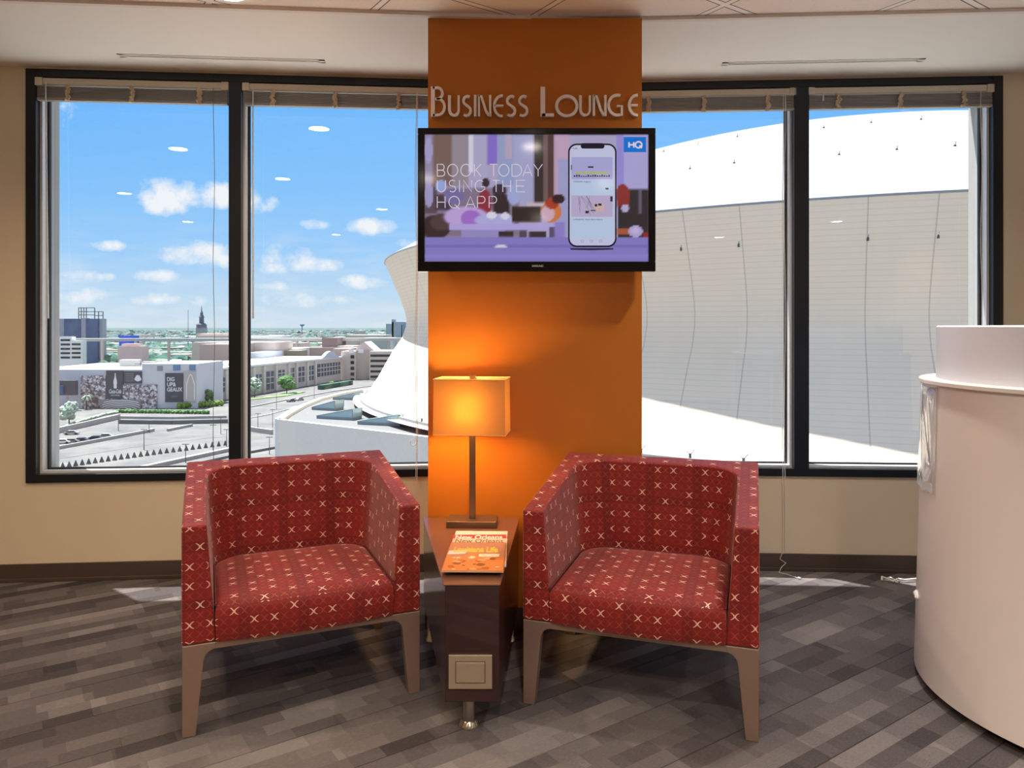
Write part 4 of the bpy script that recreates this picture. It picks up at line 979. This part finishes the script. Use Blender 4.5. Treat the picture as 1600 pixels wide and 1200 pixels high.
g = building('brick_block', 'low pink brick block behind the mall roof', [('walls', 184, 222, 541, 430, 8, B_pink), ('roof_hump', 190, 216, 537, 432, 6, B_pink)])
# steeple
D = 700; x, _, _ = at(315, 500, D); hh = D / F
g = thing('church_steeple', 'grey church steeple rising above the horizon', 'steeple', (x, D, ZG)); B_st = conc('steeple_stone', (128, 138, 150), .1, .1)
m = MB(); m.box(-6.5 * hh, 6.5 * hh, -6 * hh, 6 * hh, 0, EYE - ZG - 1 * hh); m.build('tower_shaft', B_st, g)
m = MB(); m.lathe([(7.6 * hh, EYE - ZG - 1 * hh), (7.8 * hh, EYE - ZG + 4 * hh), (5 * hh, EYE - ZG + 6 * hh), (3.6 * hh, EYE - ZG + 6 * hh), (3.4 * hh, EYE - ZG + 14 * hh), (4.4 * hh, EYE - ZG + 15 * hh), (2.0 * hh, EYE - ZG + 20 * hh), (2.3 * hh, EYE - ZG + 22 * hh), (.9 * hh, EYE - ZG + 25 * hh), (.15 * hh, EYE - ZG + 34 * hh)], n=12); m.build('spire', conc('steeple_slate', (92, 104, 116)), g)
m = MB(); p = at(294, 511, 900); m.tube([(p[0], p[1], ZG), (p[0], p[1], at(294, 484, 900)[2])], [.6, .3], 4); tag(m.build('radio_mast', mat('mast', (140, 150, 158))), 'thin radio mast left of the steeple', 'mast')
g = building('church_hall', 'long tan roofed hall beside the steeple', [('walls', 306, 372, 524, 640, 30, B_tan), ('roof', 306, 372, 521, 650, 20, B_pink)])
g = building('brown_hall', 'brown low building in front of the elevated road', [('walls', 312, 372, 538, 470, 40, B_tan2), ('roof_slab', 300, 430, 535, 500, 40, B_tan)])
# elevated road
m = MB(); a, b = at(160, 529, 560), at(700, 532, 600); m.obox((a[0] - 60, a[1]), b, 14, a[2] - 2.2, a[2]); g = thing('elevated_road', 'long elevated freeway crossing below the horizon', 'road', (a[0], a[1], ZG)); m.build('deck', conc('freeway_concrete', (178, 178, 176)), g, off=tuple(g.location))
for k in range(12):
    t = k / 11; x = a[0] + (b[0] - a[0]) * t; y = a[1] + (b[1] - a[1]) * t; q = MB(); q.box(x - .8, x + .8, y - 1, y + 1, ZG, a[2] - 2); q.build('pier', B_tan, g, off=tuple(g.location))
# mall building with posters
D = 326
g = building('shopping_mall', 'long grey-blue windowless building covered in posters', [('front_wall', 40, 222, 577.5, D, 4, B_grey), ('roof', 40, 222, 577, D + 3, 60, B_roof), ('tall_block', 222, 307, 568.5, D, 30, conc('pale_lilac_wall', (206, 204, 208))), ('rear_block', 300, 374, 567.5, D + 55, 10, conc('pale_lilac_wall', (206, 204, 208))), ('rooftop_wall', 222, 372, 565, D + 70, 4, B_white)])
for (a, b, c_, d) in ((271, 282, 570, 579), (296, 305.5, 569.5, 578.5)): rect_on(g, 'louvre', a, b, c_, d, D, B_winb)
for (a, b, c_, d) in ((310, 325, 569, 577),): rect_on(g, 'louvre', a, b, c_, d, D + 55, B_winb)
rect_on(g, 'louvre', 246, 254, 571.5, 579.5, D, conc('taupe_louvre', (150, 146, 150)))
m = MB(); 
for (a, b) in ((246, 256), (268, 278), (190, 214)):
    p0 = at(a, 566, D + 30); p1 = at(b, 562, D + 30); m.box(p0[0], p1[0], D + 28, D + 34, EYE - 22, p1[2])
m.build('roof_units', B_white, g, off=tuple(g.location))
q = MB(); q.box(at(210, 570, D + 2)[0], at(221, 570, D)[0], D + 2, D + 2.4, at(210, 569.3, D)[2], at(210, 568, D)[2]); q.box(at(215, 570, D)[0], at(217, 570, D)[0], D + 2, D + 2.4, at(210, 573, D)[2], at(210, 564, D)[2]); q.build('roof_cross', B_pink, g, off=tuple(g.location))
def poster(name, lab, px0, px1, p0, p1, mt, D=D, t=.6, group=None):
    x0, _, z1 = at(px0, p0, D); x1, _, z0 = at(px1, p1, D)
    g = thing(name, lab, 'banner', ((x0 + x1) / 2, D, z0), 0, group); m = MB(); m.box(x0, x1, D - t, D, z0, z1); m.build('panel', mt, g, off=tuple(g.location)); return g
def on(g, name, mb_, mt): return mb_.build(name, mt, g, off=tuple(g.location))
P_dk = mat('poster_charcoal', (84, 84, 92), .8); P_wh = mat('poster_white', (232, 230, 230), .8); P_mid = mat('poster_grey', (150, 142, 144), .8)
Y_ = D - .7
g = poster('banner', 'tall dark banner with white bottle and script lettering', 167, 193, 579, 623, P_dk)
bz = lambda py: at(0, py, Y_)[2]; bx = lambda px: at(px, 0, Y_)[0]
q = MB(); hb = [(0, 586), (.7, 586), (.8, 590), (1.2, 594), (2.4, 599), (2.9, 603), (2.3, 607), (2.7, 611), (2.2, 616), (0, 616)]
hb = [(0, 583), (.7, 583), (.8, 587), (1.2, 590), (2.4, 594), (2.9, 598), (2.2, 602), (2.5, 605), (2.0, 607), (0, 607)]
q.add([(bx(180 + a), Y_, bz(b)) for a, b in hb] + [(bx(180 - a), Y_, bz(b)) for a, b in hb[::-1]], [tuple(range(20))]); on(g, 'bottle_print', q, P_wh)
q = text_mb('Coca-Cola', 2.6, .02, (bx(170.5), Y_, bz(614.5)), bx(189.5) - bx(170.5), .3, bold=.05); on(g, 'script_text', q, P_wh)
q = text_mb('OPEN HAPPINESS', .8, .02, (bx(173), Y_, bz(618.5)), bx(187) - bx(173)); on(g, 'slogan_text', q, P_wh)
g = poster('banner', 'wide dark banner with stripes and a round pale figure', 194, 222, 580, 599, P_dk)
q = MB()
for k in range(5): q.box(bx(196), bx(209), Y_ - .02, Y_, bz(584 + k * 2.9), bz(583 + k * 2.9))
on(g, 'stripes_print', q, P_mid)
q = MB(); q.add([(bx(215.5 + 5 * cos(t) * (1 - .2 * sin(3 * t))), Y_, bz(591 - 5 * sin(t))) for t in [2 * pi * k / 14 for k in range(14)]], [tuple(range(14))]); on(g, 'figure_print', q, P_wh)
g = poster('banner', 'dark banner reading DIG UP & GEAUX in white letters', 259, 287, 583, 628, P_dk)
for k, (s_, wd) in enumerate((('DIG', 11.5), ('UP&', 14), ('GEAUX', 24))): on(g, 'slogan_text', text_mb(s_, 3.0, .02, (bx(261), Y_, bz(595.5 + k * 8.0)), bx(261 + wd) - bx(261), bold=.06, height=1.75), P_wh)
on(g, 'small_text', text_mb('2014', 1.2, .02, (bx(268), Y_, bz(621)), bx(277) - bx(268)), P_mid)
def crowd(name, n, lo):
    m = bpy.data.materials.new(name); m.use_nodes = True; T = NT(m.node_tree); b = m.node_tree.nodes['Principled BSDF']; b.inputs['Roughness'].default_value = .9
    tc = T.n('ShaderNodeTexCoord'); v = T.n('ShaderNodeTexVoronoi'); T.put(v.inputs[0], tc.outputs['Object']); v.inputs['Scale'].default_value = n
    T.put(b.inputs['Base Color'], T.ramp(T.m('ADD', T.m('MULTIPLY', T.xyz(v.outputs['Color'])[0], .6), T.m('MULTIPLY', T.noise(tc.outputs['Object'], n * 1.5, 3.0), .4)), [(.25, lo), (.45, (138, 126, 130)), (.6, (180, 170, 176)), (.75, (222, 218, 222))])); return m
P_cr =  crowd('crowd_mural_print', 1.3, (96, 88, 96))
poster('crowd_mural', 'wide faded mural of a crowd at the left', 127, 166, 587, 612, P_cr, group='faded crowd murals')['label'] = 'faded crowd mural left of the bottle banner'
poster('crowd_mural', 'faded crowd mural under the striped banner', 193, 246, 601, 640, P_cr, t=.65)
poster('crowd_mural', 'low faded brown mural below the bottle banner', 127, 193, 613, 638, crowd('brown_mural_print', .8, (110, 92, 90)), t=.5)
g = poster('arched_mural', 'low mural with fanned stripes below the banners', 158, 222, 624, 641, P_mid, t=1.2); q = MB()
for k in range(5):
    rr_ = 14 + k * 3.2; pts = [(bx(190 + rr_ * 1.9 * cos(radians(a))), bz(648 - rr_ * .85 * sin(radians(a)))) for a in range(25, 156, 8)]
    pts = [p for p in pts if bx(158.5) < p[0] < bx(221.5) and p[1] > bz(640.5)]
    if len(pts) > 2: ribbon(q, pts, .28, Y_ - 1.0, Y_ - .55)
on(g, 'stripe_print', q, P_wh)
g = poster('banner', 'pale banner with a tall pointed arch drawing', 288, 307, 580, 627, conc('pale_banner', (186, 178, 172)), t=.8); q = MB()
for s_ in (-1, 1): ribbon(q, [(bx(298 + s_ * 6), bz(624)), (bx(298 + s_ * 6), bz(600)), (bx(298 + s_ * 3), bz(590)), (bx(298), bz(584))], .35, Y_ - .3, Y_ - .08)
on(g, 'arch_print', q, P_wh)
g = poster('billboard_screen', 'dark billboard screen at the far left of the mall', 84, 122, 594, 617, P_dk, D=D - 6, t=2)
g['category'] = 'billboard'
q = MB(); q.box(bx(95), bx(116), D - 9, D - 8.2, bz(613), bz(600)); q.build('display', B_glass, g, off=tuple(g.location))
q = MB(); q.tube([(bx(103), D - 7, ZG), (bx(99), D - 7, bz(617))], .5, 5); q.tube([(bx(120), D - 7, ZG), (bx(118), D - 7, bz(617))], .5, 5); q.build('posts', B_tan2, g, off=tuple(g.location))
# convention building receding to the right, with tall windows
fa, fb = (-148, 338), (-116, 499)
fang = atan2(fb[1] - fa[1], fb[0] - fa[0]); flen = hypot(fb[0] - fa[0], fb[1] - fa[1])
g = thing('convention_hall', 'long tan building with tall window bays behind the trees', 'building', (*fa, ZG), fang)
def fu(px):    # distance along the facade where a sight line crosses it
    t = (px - 800) / F; dx, dy = fb[0] - fa[0], fb[1] - fa[1]
    s_ = (t * fa[1] - fa[0]) / (dx - t * dy); return s_ * flen
m = MB(); m.box(0, fu(533), 0, 40, 0, 15); m.build('front_wall', B_tan, g)
m = MB(); m.box(-.5, fu(533) + .5, -.8, 40, 15, 16); m.build('cornice', B_white, g)
for k in range(14):
    pa = [313, 333, 352, 372, 395, 411, 430, 450, 462, 479, 491.5, 0, 0, 0][k]
    if pa: q = MB(); q.box(fu(pa) - 1, fu(pa) + 1, -1.2, 0, 0, 14.5); q.build('pilaster', conc('pale_pilaster', (212, 202, 194)), g)
for (a, b, z0, z1) in ((318, 330, 3, 11), (339, 350, 4, 11), (377, 392, 3, 10), (397, 408, 4, 10.5), (415, 427, 1.5, 11.5), (434, 444, 6, 11.5), (450.5, 459, 3, 12), (465, 475, 3, 12), (480.5, 489.5, 3, 12), (495.5, 531, 4.5, 12.5)):
    q = MB(); q.box(fu(a), fu(b), -.35, 0, z0, z1); wq = q.build('window', B_win, g)
    q = MB(); u0, u1 = fu(a), fu(b); nn = 2 if b - a < 20 else 8
    for i in range(1, nn): uu = u0 + (u1 - u0) * i / nn; q.box(uu - .25, uu + .25, -.6, -.35, z0, z1)
    for z in (z0 + (z1 - z0) * .35, z0 + (z1 - z0) * .68): q.box(u0, u1, -.6, -.35, z - .2, z + .2)
    q.build('glazing_bar', conc('pale_pilaster', (212, 202, 194)), wq)
u0 = fu(502); u1 = fu(528); q = MB(); pts = [(u0 + (u1 - u0) * k / 12, 16 + 4.2 * sin(pi * k / 12) ** 1.3) for k in range(13)]; q.xz([(p[0], p[1]) for p in pts] + [(u1, 15.5), (u0, 15.5)], -.9, 1.5); q.build('curved_pediment', B_grey, g)
g = building('stair_block', 'tan stair tower block beside the parking decks', [('tower', 533, 556, 549, 500, 30, B_tan), ('tower_face', 556, 577, 546, 503, 30, conc('tan_face', (182, 172, 164))), ('annexe', 520, 545, 545, 520, 40, B_tan2)])
for k in range(5): rect_on(g, 'stair_opening', 548, 553.5, 555 + k * 9, 560 + k * 9, 500, B_dk)
for a in (545, 560): rect_on(g, 'roof_sign', a, a + 8, 546, 551.5, 499, P_wh)
q = MB(); xa, xc, xb = at(553, 0, 505)[0], at(569, 0, 505)[0], at(585, 0, 505)[0]; q.xz([(xa, bz(0) * 0 + at(0, 548, 505)[2]), (xb, at(0, 548, 505)[2]), (xc, at(0, 534, 505)[2])], 505, 530); q.build('gable_roof', B_pink, g, off=tuple(g.location))
g = building('car_park', 'open tan car park with dark deck openings', [('decks', 577, 640, 549, 498, 40, B_tan)])
for k in range(6): rect_on(g, 'deck_opening', 579, 620, 554 + k * 8.2, 557.5 + k * 8.2, 498, B_dk)
for k in range(4): rect_on(g, 'rooftop_car', 592 + k * 7, 597 + k * 7, 546.5, 549, 505, P_wh)
building('theatre_block', 'large brown block behind the convention hall', [('main_walls', 466, 548, 543, 560, 40, B_tan2), ('fly_tower', 503, 527, 528, 565, 30, conc('fly_tower_brown', (132, 120, 118))), ('side_wall', 527, 552, 541, 555, 30, B_tan)])
building('warehouse', 'grey warehouse with white roof behind the left end of hall', [('walls', 386, 411, 551, 470, 40, B_grey), ('roof', 392, 466, 545, 530, 40, B_white), ('wall_band', 412, 468, 548, 520, 20, conc('olive_wall', (150, 146, 128)))])
building('long_depot', 'long low beige depot below the orange billboard', [('walls', 384, 470, 536, 680, 30, B_pink), ('roof', 384, 440, 525, 760, 30, B_white)])
g = building('orange_billboard', 'small orange billboard far behind the hall', [('panel', 436, 450, 528, 720, 3, mat('orange_board', (236, 140, 70), .8), 533.5), ('post', 442, 443.5, 532, 722, 2, B_tan2)], 'billboard')
building('blue_shed', 'small blue roofed shed in the trees beyond the tower', [('walls', 186, 202, 524.5, 760, 20, mat('cobalt_blue', (60, 90, 210), .8))])
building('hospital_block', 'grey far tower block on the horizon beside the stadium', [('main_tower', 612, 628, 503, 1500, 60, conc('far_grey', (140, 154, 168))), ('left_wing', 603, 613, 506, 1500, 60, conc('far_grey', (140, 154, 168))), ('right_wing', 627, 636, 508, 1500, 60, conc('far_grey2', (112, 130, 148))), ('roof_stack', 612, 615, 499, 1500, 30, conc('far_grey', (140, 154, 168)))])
building('far_offices', 'pinkish low office row on the far plain', [('walls', 552, 562, 517, 1500, 60, B_pink), ('wing', 540, 600, 523.5, 900, 60, conc('far_tan', (176, 172, 166))), ('shed', 566, 610, 528, 700, 40, conc('far_greyw', (160, 164, 166)))])
p = at(472, 508, 2500); m = MB(); m.lathe([(0, -3), (5, -1.5), (9, 2), (7, 5), (0, 7)], 0, 0, 12); m.tube([(0, 0, -40), (0, 0, -2)], 1.5, 5); o = m.build('water_tower', mat('water_tower_paint', (96, 116, 136), .8)); o.location = (p[0], p[1], EYE + 5); tag(o, 'tiny water tower standing on the horizon', 'water tower')
# --- far suburb: trees and roofs nobody could count
ico = bmesh.new(); bmesh.ops.create_icosphere(ico, subdivisions=2, radius=1.0); IV = [v.co.copy() for v in ico.verts]; IF = [tuple(v.index for v in f.verts) for f in ico.faces]; ico.free()
def blob(m, c, r, sz=.8, mi=0, j=.25):
    m.add([(c[0] + v.x * r * (1 + random.uniform(-j, j)), c[1] + v.y * r * (1 + random.uniform(-j, j)), c[2] + v.z * r * sz * (1 + random.uniform(-j, j))) for v in IV], IF, mi)
M_t1 = outmat('far_tree_green', (54, 86, 84), (92, 124, 104), .15); M_t2 = outmat('far_tree_hazed', (74, 96, 98), (108, 130, 124), .1); M_t3 = outmat('far_tree_light', (100, 140, 88), (150, 176, 120), .15)  # aerial haze is mixed into the bluish far tree colour
m = MB()
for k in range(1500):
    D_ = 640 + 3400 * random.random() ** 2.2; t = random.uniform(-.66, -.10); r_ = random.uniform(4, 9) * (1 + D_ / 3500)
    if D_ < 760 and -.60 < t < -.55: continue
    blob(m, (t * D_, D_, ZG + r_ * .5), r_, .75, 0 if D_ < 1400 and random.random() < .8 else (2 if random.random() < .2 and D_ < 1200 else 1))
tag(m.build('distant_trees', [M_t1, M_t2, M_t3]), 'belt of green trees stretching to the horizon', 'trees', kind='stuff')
m = MB()
for k in range(520):
    D_ = 660 + 4200 * random.random() ** 1.7; t = random.uniform(-.66, -.12); a = random.uniform(6, 22) * (1 + D_ / 2500); h_ = random.uniform(5, 10) * (1 + D_ / 5000)
    m.box(t * D_ - a, t * D_ + a, D_, D_ + a, ZG, ZG + h_, random.randrange(3))
tag(m.build('distant_houses', [B_white, B_tan, B_roof]), 'scattered pale roofs of the distant suburb', 'houses', kind='stuff')
m = MB()
for k in range(70):
    px = random.uniform(196, 312); D_ = random.uniform(430, 560)
    blob(m, ((px - 800) / F * D_, D_, ZG + 6), random.uniform(4, 6.5), .9)
for k in range(26):
    D_ = random.uniform(430, 560); blob(m, ((random.uniform(160, 190) - 800) / F * D_, D_, ZG + 6), random.uniform(3.5, 6), .9)
tag(m.build('street_trees', M_t1), 'mass of dark green trees behind the mall roof', 'trees', kind='stuff')
# --- nearer trees
M_leaf = outmat('leaf_green', (70, 108, 66), (110, 142, 96), .8); M_leaf2 = outmat('leaf_grey_green', (128, 150, 138), (176, 190, 176), .8); M_leaf3 = outmat('hedge_lime', (96, 124, 58), (134, 158, 84), .8); M_bark = mat('bark', (90, 76, 66), .9)
def tree(px, py, w, h, mt, label, n=26, name='leafy_tree'):
    x, y = G(px, py); s_ = y / F; g = thing(name, label, 'tree', (x, y, ZG)); H = h * s_; Wd = w * s_ / 2
    q = MB(); q.tube([(0, 0, 0), (0, 0, H * .5)], [.25, .15], 5); q.build('trunk', M_bark, g)
    q = MB()
    for k in range(n):
        a = random.uniform(0, 2 * pi); rr_ = random.random() ** .6; zz_ = random.uniform(.35, .92); f = 1 - abs(zz_ - .55) * 1.1
        blob(q, (Wd * .75 * rr_ * f * cos(a), Wd * .75 * rr_ * f * sin(a), H * zz_), random.uniform(.14, .26) * Wd * 1.3, .9, 0, .35)
    q.build('foliage', mt, g)
tree(108, 664, 36, 34, M_leaf2, 'pale green bushy tree at the bottom of the left edge', 40)
tree(325, 634, 24, 26, M_leaf, 'green tree in front of the tan hall, left pane')
tree(448, 615, 34, 28, M_leaf, 'bright green tree in front of the tall window bays', 40)
tree(398, 621, 28, 30, M_leaf2, 'pale grey-green tree right of the dark mullion', 34)
tree(518, 605, 12, 9, M_leaf3, 'small yellow-green tree near the hall corner', 14)
tree(364, 640, 18, 26, M_leaf2, 'pale tree standing behind the dark mullion', 20)
# palm
x, y = G(135, 640); s_ = y / F; g = thing('palm_tree', 'single fan palm in front of the mall murals', 'tree', (x, y, ZG)); q = MB(); q.tube([(0, 0, 0), (0, 0, 20 * s_)], [.3, .22], 6); q.build('trunk', M_bark, g)
q = MB()
for k in range(22):
    a = 2 * pi * k / 22 + random.uniform(-.1, .1); e = random.uniform(-.4, .8); l_ = 8 * s_
    pts = [(l_ * t * cos(a), l_ * t * sin(a), 20 * s_ + l_ * (e * t - .7 * t * t)) for t in (0, .35, .7, 1)]
    q.tube(pts, [.1, .45, .35, .05], 4)
q.build('fronds', M_leaf2, g)
def hedge(p, w, h, mt, lab, name='hedge'):
    q = MB()
    pts = [G(*a) for a in p]
    for a, b in zip(pts, pts[1:]):
        L_ = hypot(b[0] - a[0], b[1] - a[1]); n = max(2, int(L_ / 1.6))
        for k in range(n):
            t = k / n; blob(q, (a[0] + (b[0] - a[0]) * t, a[1] + (b[1] - a[1]) * t, ZG + h * .5), w, h / w * .55, 0, .3)
    o = q.build(name, mt); tag(o, lab, 'hedge')
hedge([(280, 639), (352, 634)], 1.1, 2.6, M_leaf3, 'bright green clipped hedge below the lettered banner')
hedge([(186, 645), (258, 646), (330, 647)], 1.0, 1.6, M_leaf, 'low green planting strip along the lower street')
hedge([(92, 672), (125, 660), (160, 650), (186, 645)], .8, 1.0, M_leaf2, 'thin grassy edge beside the ramp at far left')
# --- decks, ramps and walls of the plaza
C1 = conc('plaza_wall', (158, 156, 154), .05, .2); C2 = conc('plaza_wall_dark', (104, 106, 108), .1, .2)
def lowwall(name, lab, pts, h, wd, mt, cat='wall'):
    q = MB(); P_ = [G(*a) for a in pts]
    for a, b in zip(P_, P_[1:]): q.obox(a, b, wd, ZG, ZG + h)
    tag(q.build(name, mt), lab, cat)
lowwall('ramp_wall', 'long sloping concrete ramp wall at the left', [(60, 684), (185, 655), (187, 655)], 1.9, 1.0, C1)
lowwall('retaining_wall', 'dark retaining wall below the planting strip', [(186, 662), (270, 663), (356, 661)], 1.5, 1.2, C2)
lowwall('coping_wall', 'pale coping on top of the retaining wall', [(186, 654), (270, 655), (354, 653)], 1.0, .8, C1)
lowwall('deck_parapet', 'grey parapet beside the parked cars', [(70, 708), (92, 702), (240, 674)], 1.0, .9, C1)
lowwall('deck_parapet', 'short grey parapet in the middle of the plaza', [(262, 674), (300, 666)], .9, .8, C1)
lowwall('near_parapet', 'broad grey parapet of the near deck above the chair back', [(190, 745), (215, 736), (362, 704), (372, 702)], 1.0, 1.6, C1)
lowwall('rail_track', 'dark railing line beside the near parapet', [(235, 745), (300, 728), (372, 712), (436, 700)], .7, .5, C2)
lowwall('far_barrier', 'low white barrier in the second pane beside the road', [(384, 673), (425, 679)], 1.6, 1.0, C1)
lowwall('kerb_line', 'pale kerb along the road in front of the hall', [(384, 638), (440, 627), (520, 612), (600, 601)], .5, .8, C1)
lowwall('road_verge', 'green verge along the foot of the tan hall', [(384, 625), (440, 619), (470, 613)], .4, 5.0, M_t3, 'verge')
lowwall('dark_planting', 'dark shrubs at the corner of the hall', [(500, 609), (548, 601)], 2.6, 3.0, M_t1, 'planting')
# parasol-shaped barriers in a row
x, y = G(98, 732)
bar0 = thing('deck_barrier', 'dark A-shaped barrier, one of a long row on the plaza', 'barrier', (x, y, ZG), 0, 'row of A-shaped barriers on the plaza')
q = MB(); q.add([(-.55, -.35, 0), (.55, -.35, 0), (.55, .35, 0), (-.55, .35, 0), (-.08, 0, 1.55), (.08, 0, 1.55)], [(0, 1, 5, 4), (1, 2, 5), (2, 3, 4, 5), (3, 0, 4), (0, 3, 2, 1)]); q.build('panel', mat('barrier_dark', (92, 92, 94), .8), bar0)
for k in range(1, 26):
    t = k / 25; px = 98 + (352 - 98) * t; py = 732 - 36 * t ** .92
    c_ = copy_tree(bar0); c_.location = (*G(px, py), ZG); c_.rotation_euler = (0, 0, random.uniform(-.2, .2))
lowwall('lane_marking', 'thin grey expansion joint across the plaza behind the barriers', [(60, 722), (150, 708), (240, 694), (352, 682)], .06, .5, C2, 'marking')
lowwall('lane_marking', 'thin grey expansion joint across the plaza in front of the barriers', [(80, 752), (180, 735), (290, 716), (356, 707)], .06, .5, C2, 'marking')
lowwall('street_kerb', 'grey kerb crossing the street in the second pane', [(384, 655), (420, 648), (470, 634), (520, 621)], .3, .9, C1, 'kerb')
# light posts
M_post = mat('dark_lamp_post', (86, 90, 94), .6)
for (px, pt, pb, lab) in ((225, 671, 703, 'light post left of the barrier row middle'), (290, 694, 723, 'light post nearest the near parapet'), (185, 651, 673, 'light post at the end of the ramp wall'), (333, 664, 705, 'tall light post before the left mullion'), (345, 652, 678, 'light post near the retaining wall end'), (354, 671, 698, 'light post just left of the mullion'),
                          (233, 658, 676, 'short light post with two white heads'), (403, 646, 672, 'light post in the street of the second pane'), (426, 640, 668, 'light post by the terrace corner'), (491, 601, 622, 'light post in front of the long window bay'), (421, 683, 710, 'thin light post below the far barrier'), (432, 610, 640, 'light post left of the bright green tree')):
    x, y = G(px, pb); q = MB(); H = (pb - pt) * y / F; q.tube([(0, 0, 0), (0, 0, H)], [.13, .09], 6); q.box(-.9, .9, -.15, .15, H - .1, H + .08); o = q.build('light_post', M_post); o.location = (x, y, ZG); tag(o, lab, 'light post', 'light posts on the plaza')
# cars
def car(px, py, rz, col, lab):
    x, y = G(px, py); g = thing('parked_car', lab, 'car', (x, y, ZG), rz, 'cars parked below the ramp'); 
    q = MB(); q.xz([(-2.2, .3), (2.2, .3), (2.25, .75), (1.5, .9), (.9, 1.4), (-1.0, 1.42), (-1.7, .95), (-2.25, .85)], -.9, .9); q.build('body', mat('car_' + col[0], col[1], .3), g, bevel=.08)
    q = MB(); q.xz([(1.35, .93), (.85, 1.32), (-.95, 1.34), (-1.5, .97)], -.92, .92); q.build('windows', B_dk, g)
    for a in (-1.4, 1.4):
        for b in (-.85, .85): q = MB(); q.tube([(a, b - .1, .33), (a, b + .1, .33)], .33, 10); q.build('wheel', M_rubber, g)
for k, (px, py, c_, lab) in enumerate(((112, 679, ('silver', (150, 150, 152)), 'silver car alone on the upper lane at left'), (98, 693, ('white', (214, 214, 212)), 'white car at the left end of parked row'), (112, 692, ('grey', (120, 122, 126)), 'grey car second in the parked row'), (127, 690.5, ('dark', (58, 62, 68)), 'dark car third in the parked row'), (150, 687.5, ('dark', (58, 62, 68)), 'dark car past the gap in the parked row'), (166, 684, ('silver', (150, 150, 152)), 'silver car at the right end of parked row'),
                                    (455, 628, ('blue', (70, 82, 100)), 'dark blue car in the street behind the terrace'), (468, 626, ('silver', (150, 150, 152)), 'silver car in the street behind the terrace'))):
    car(px, py, .25 if k < 6 else 1.0, c_, lab)
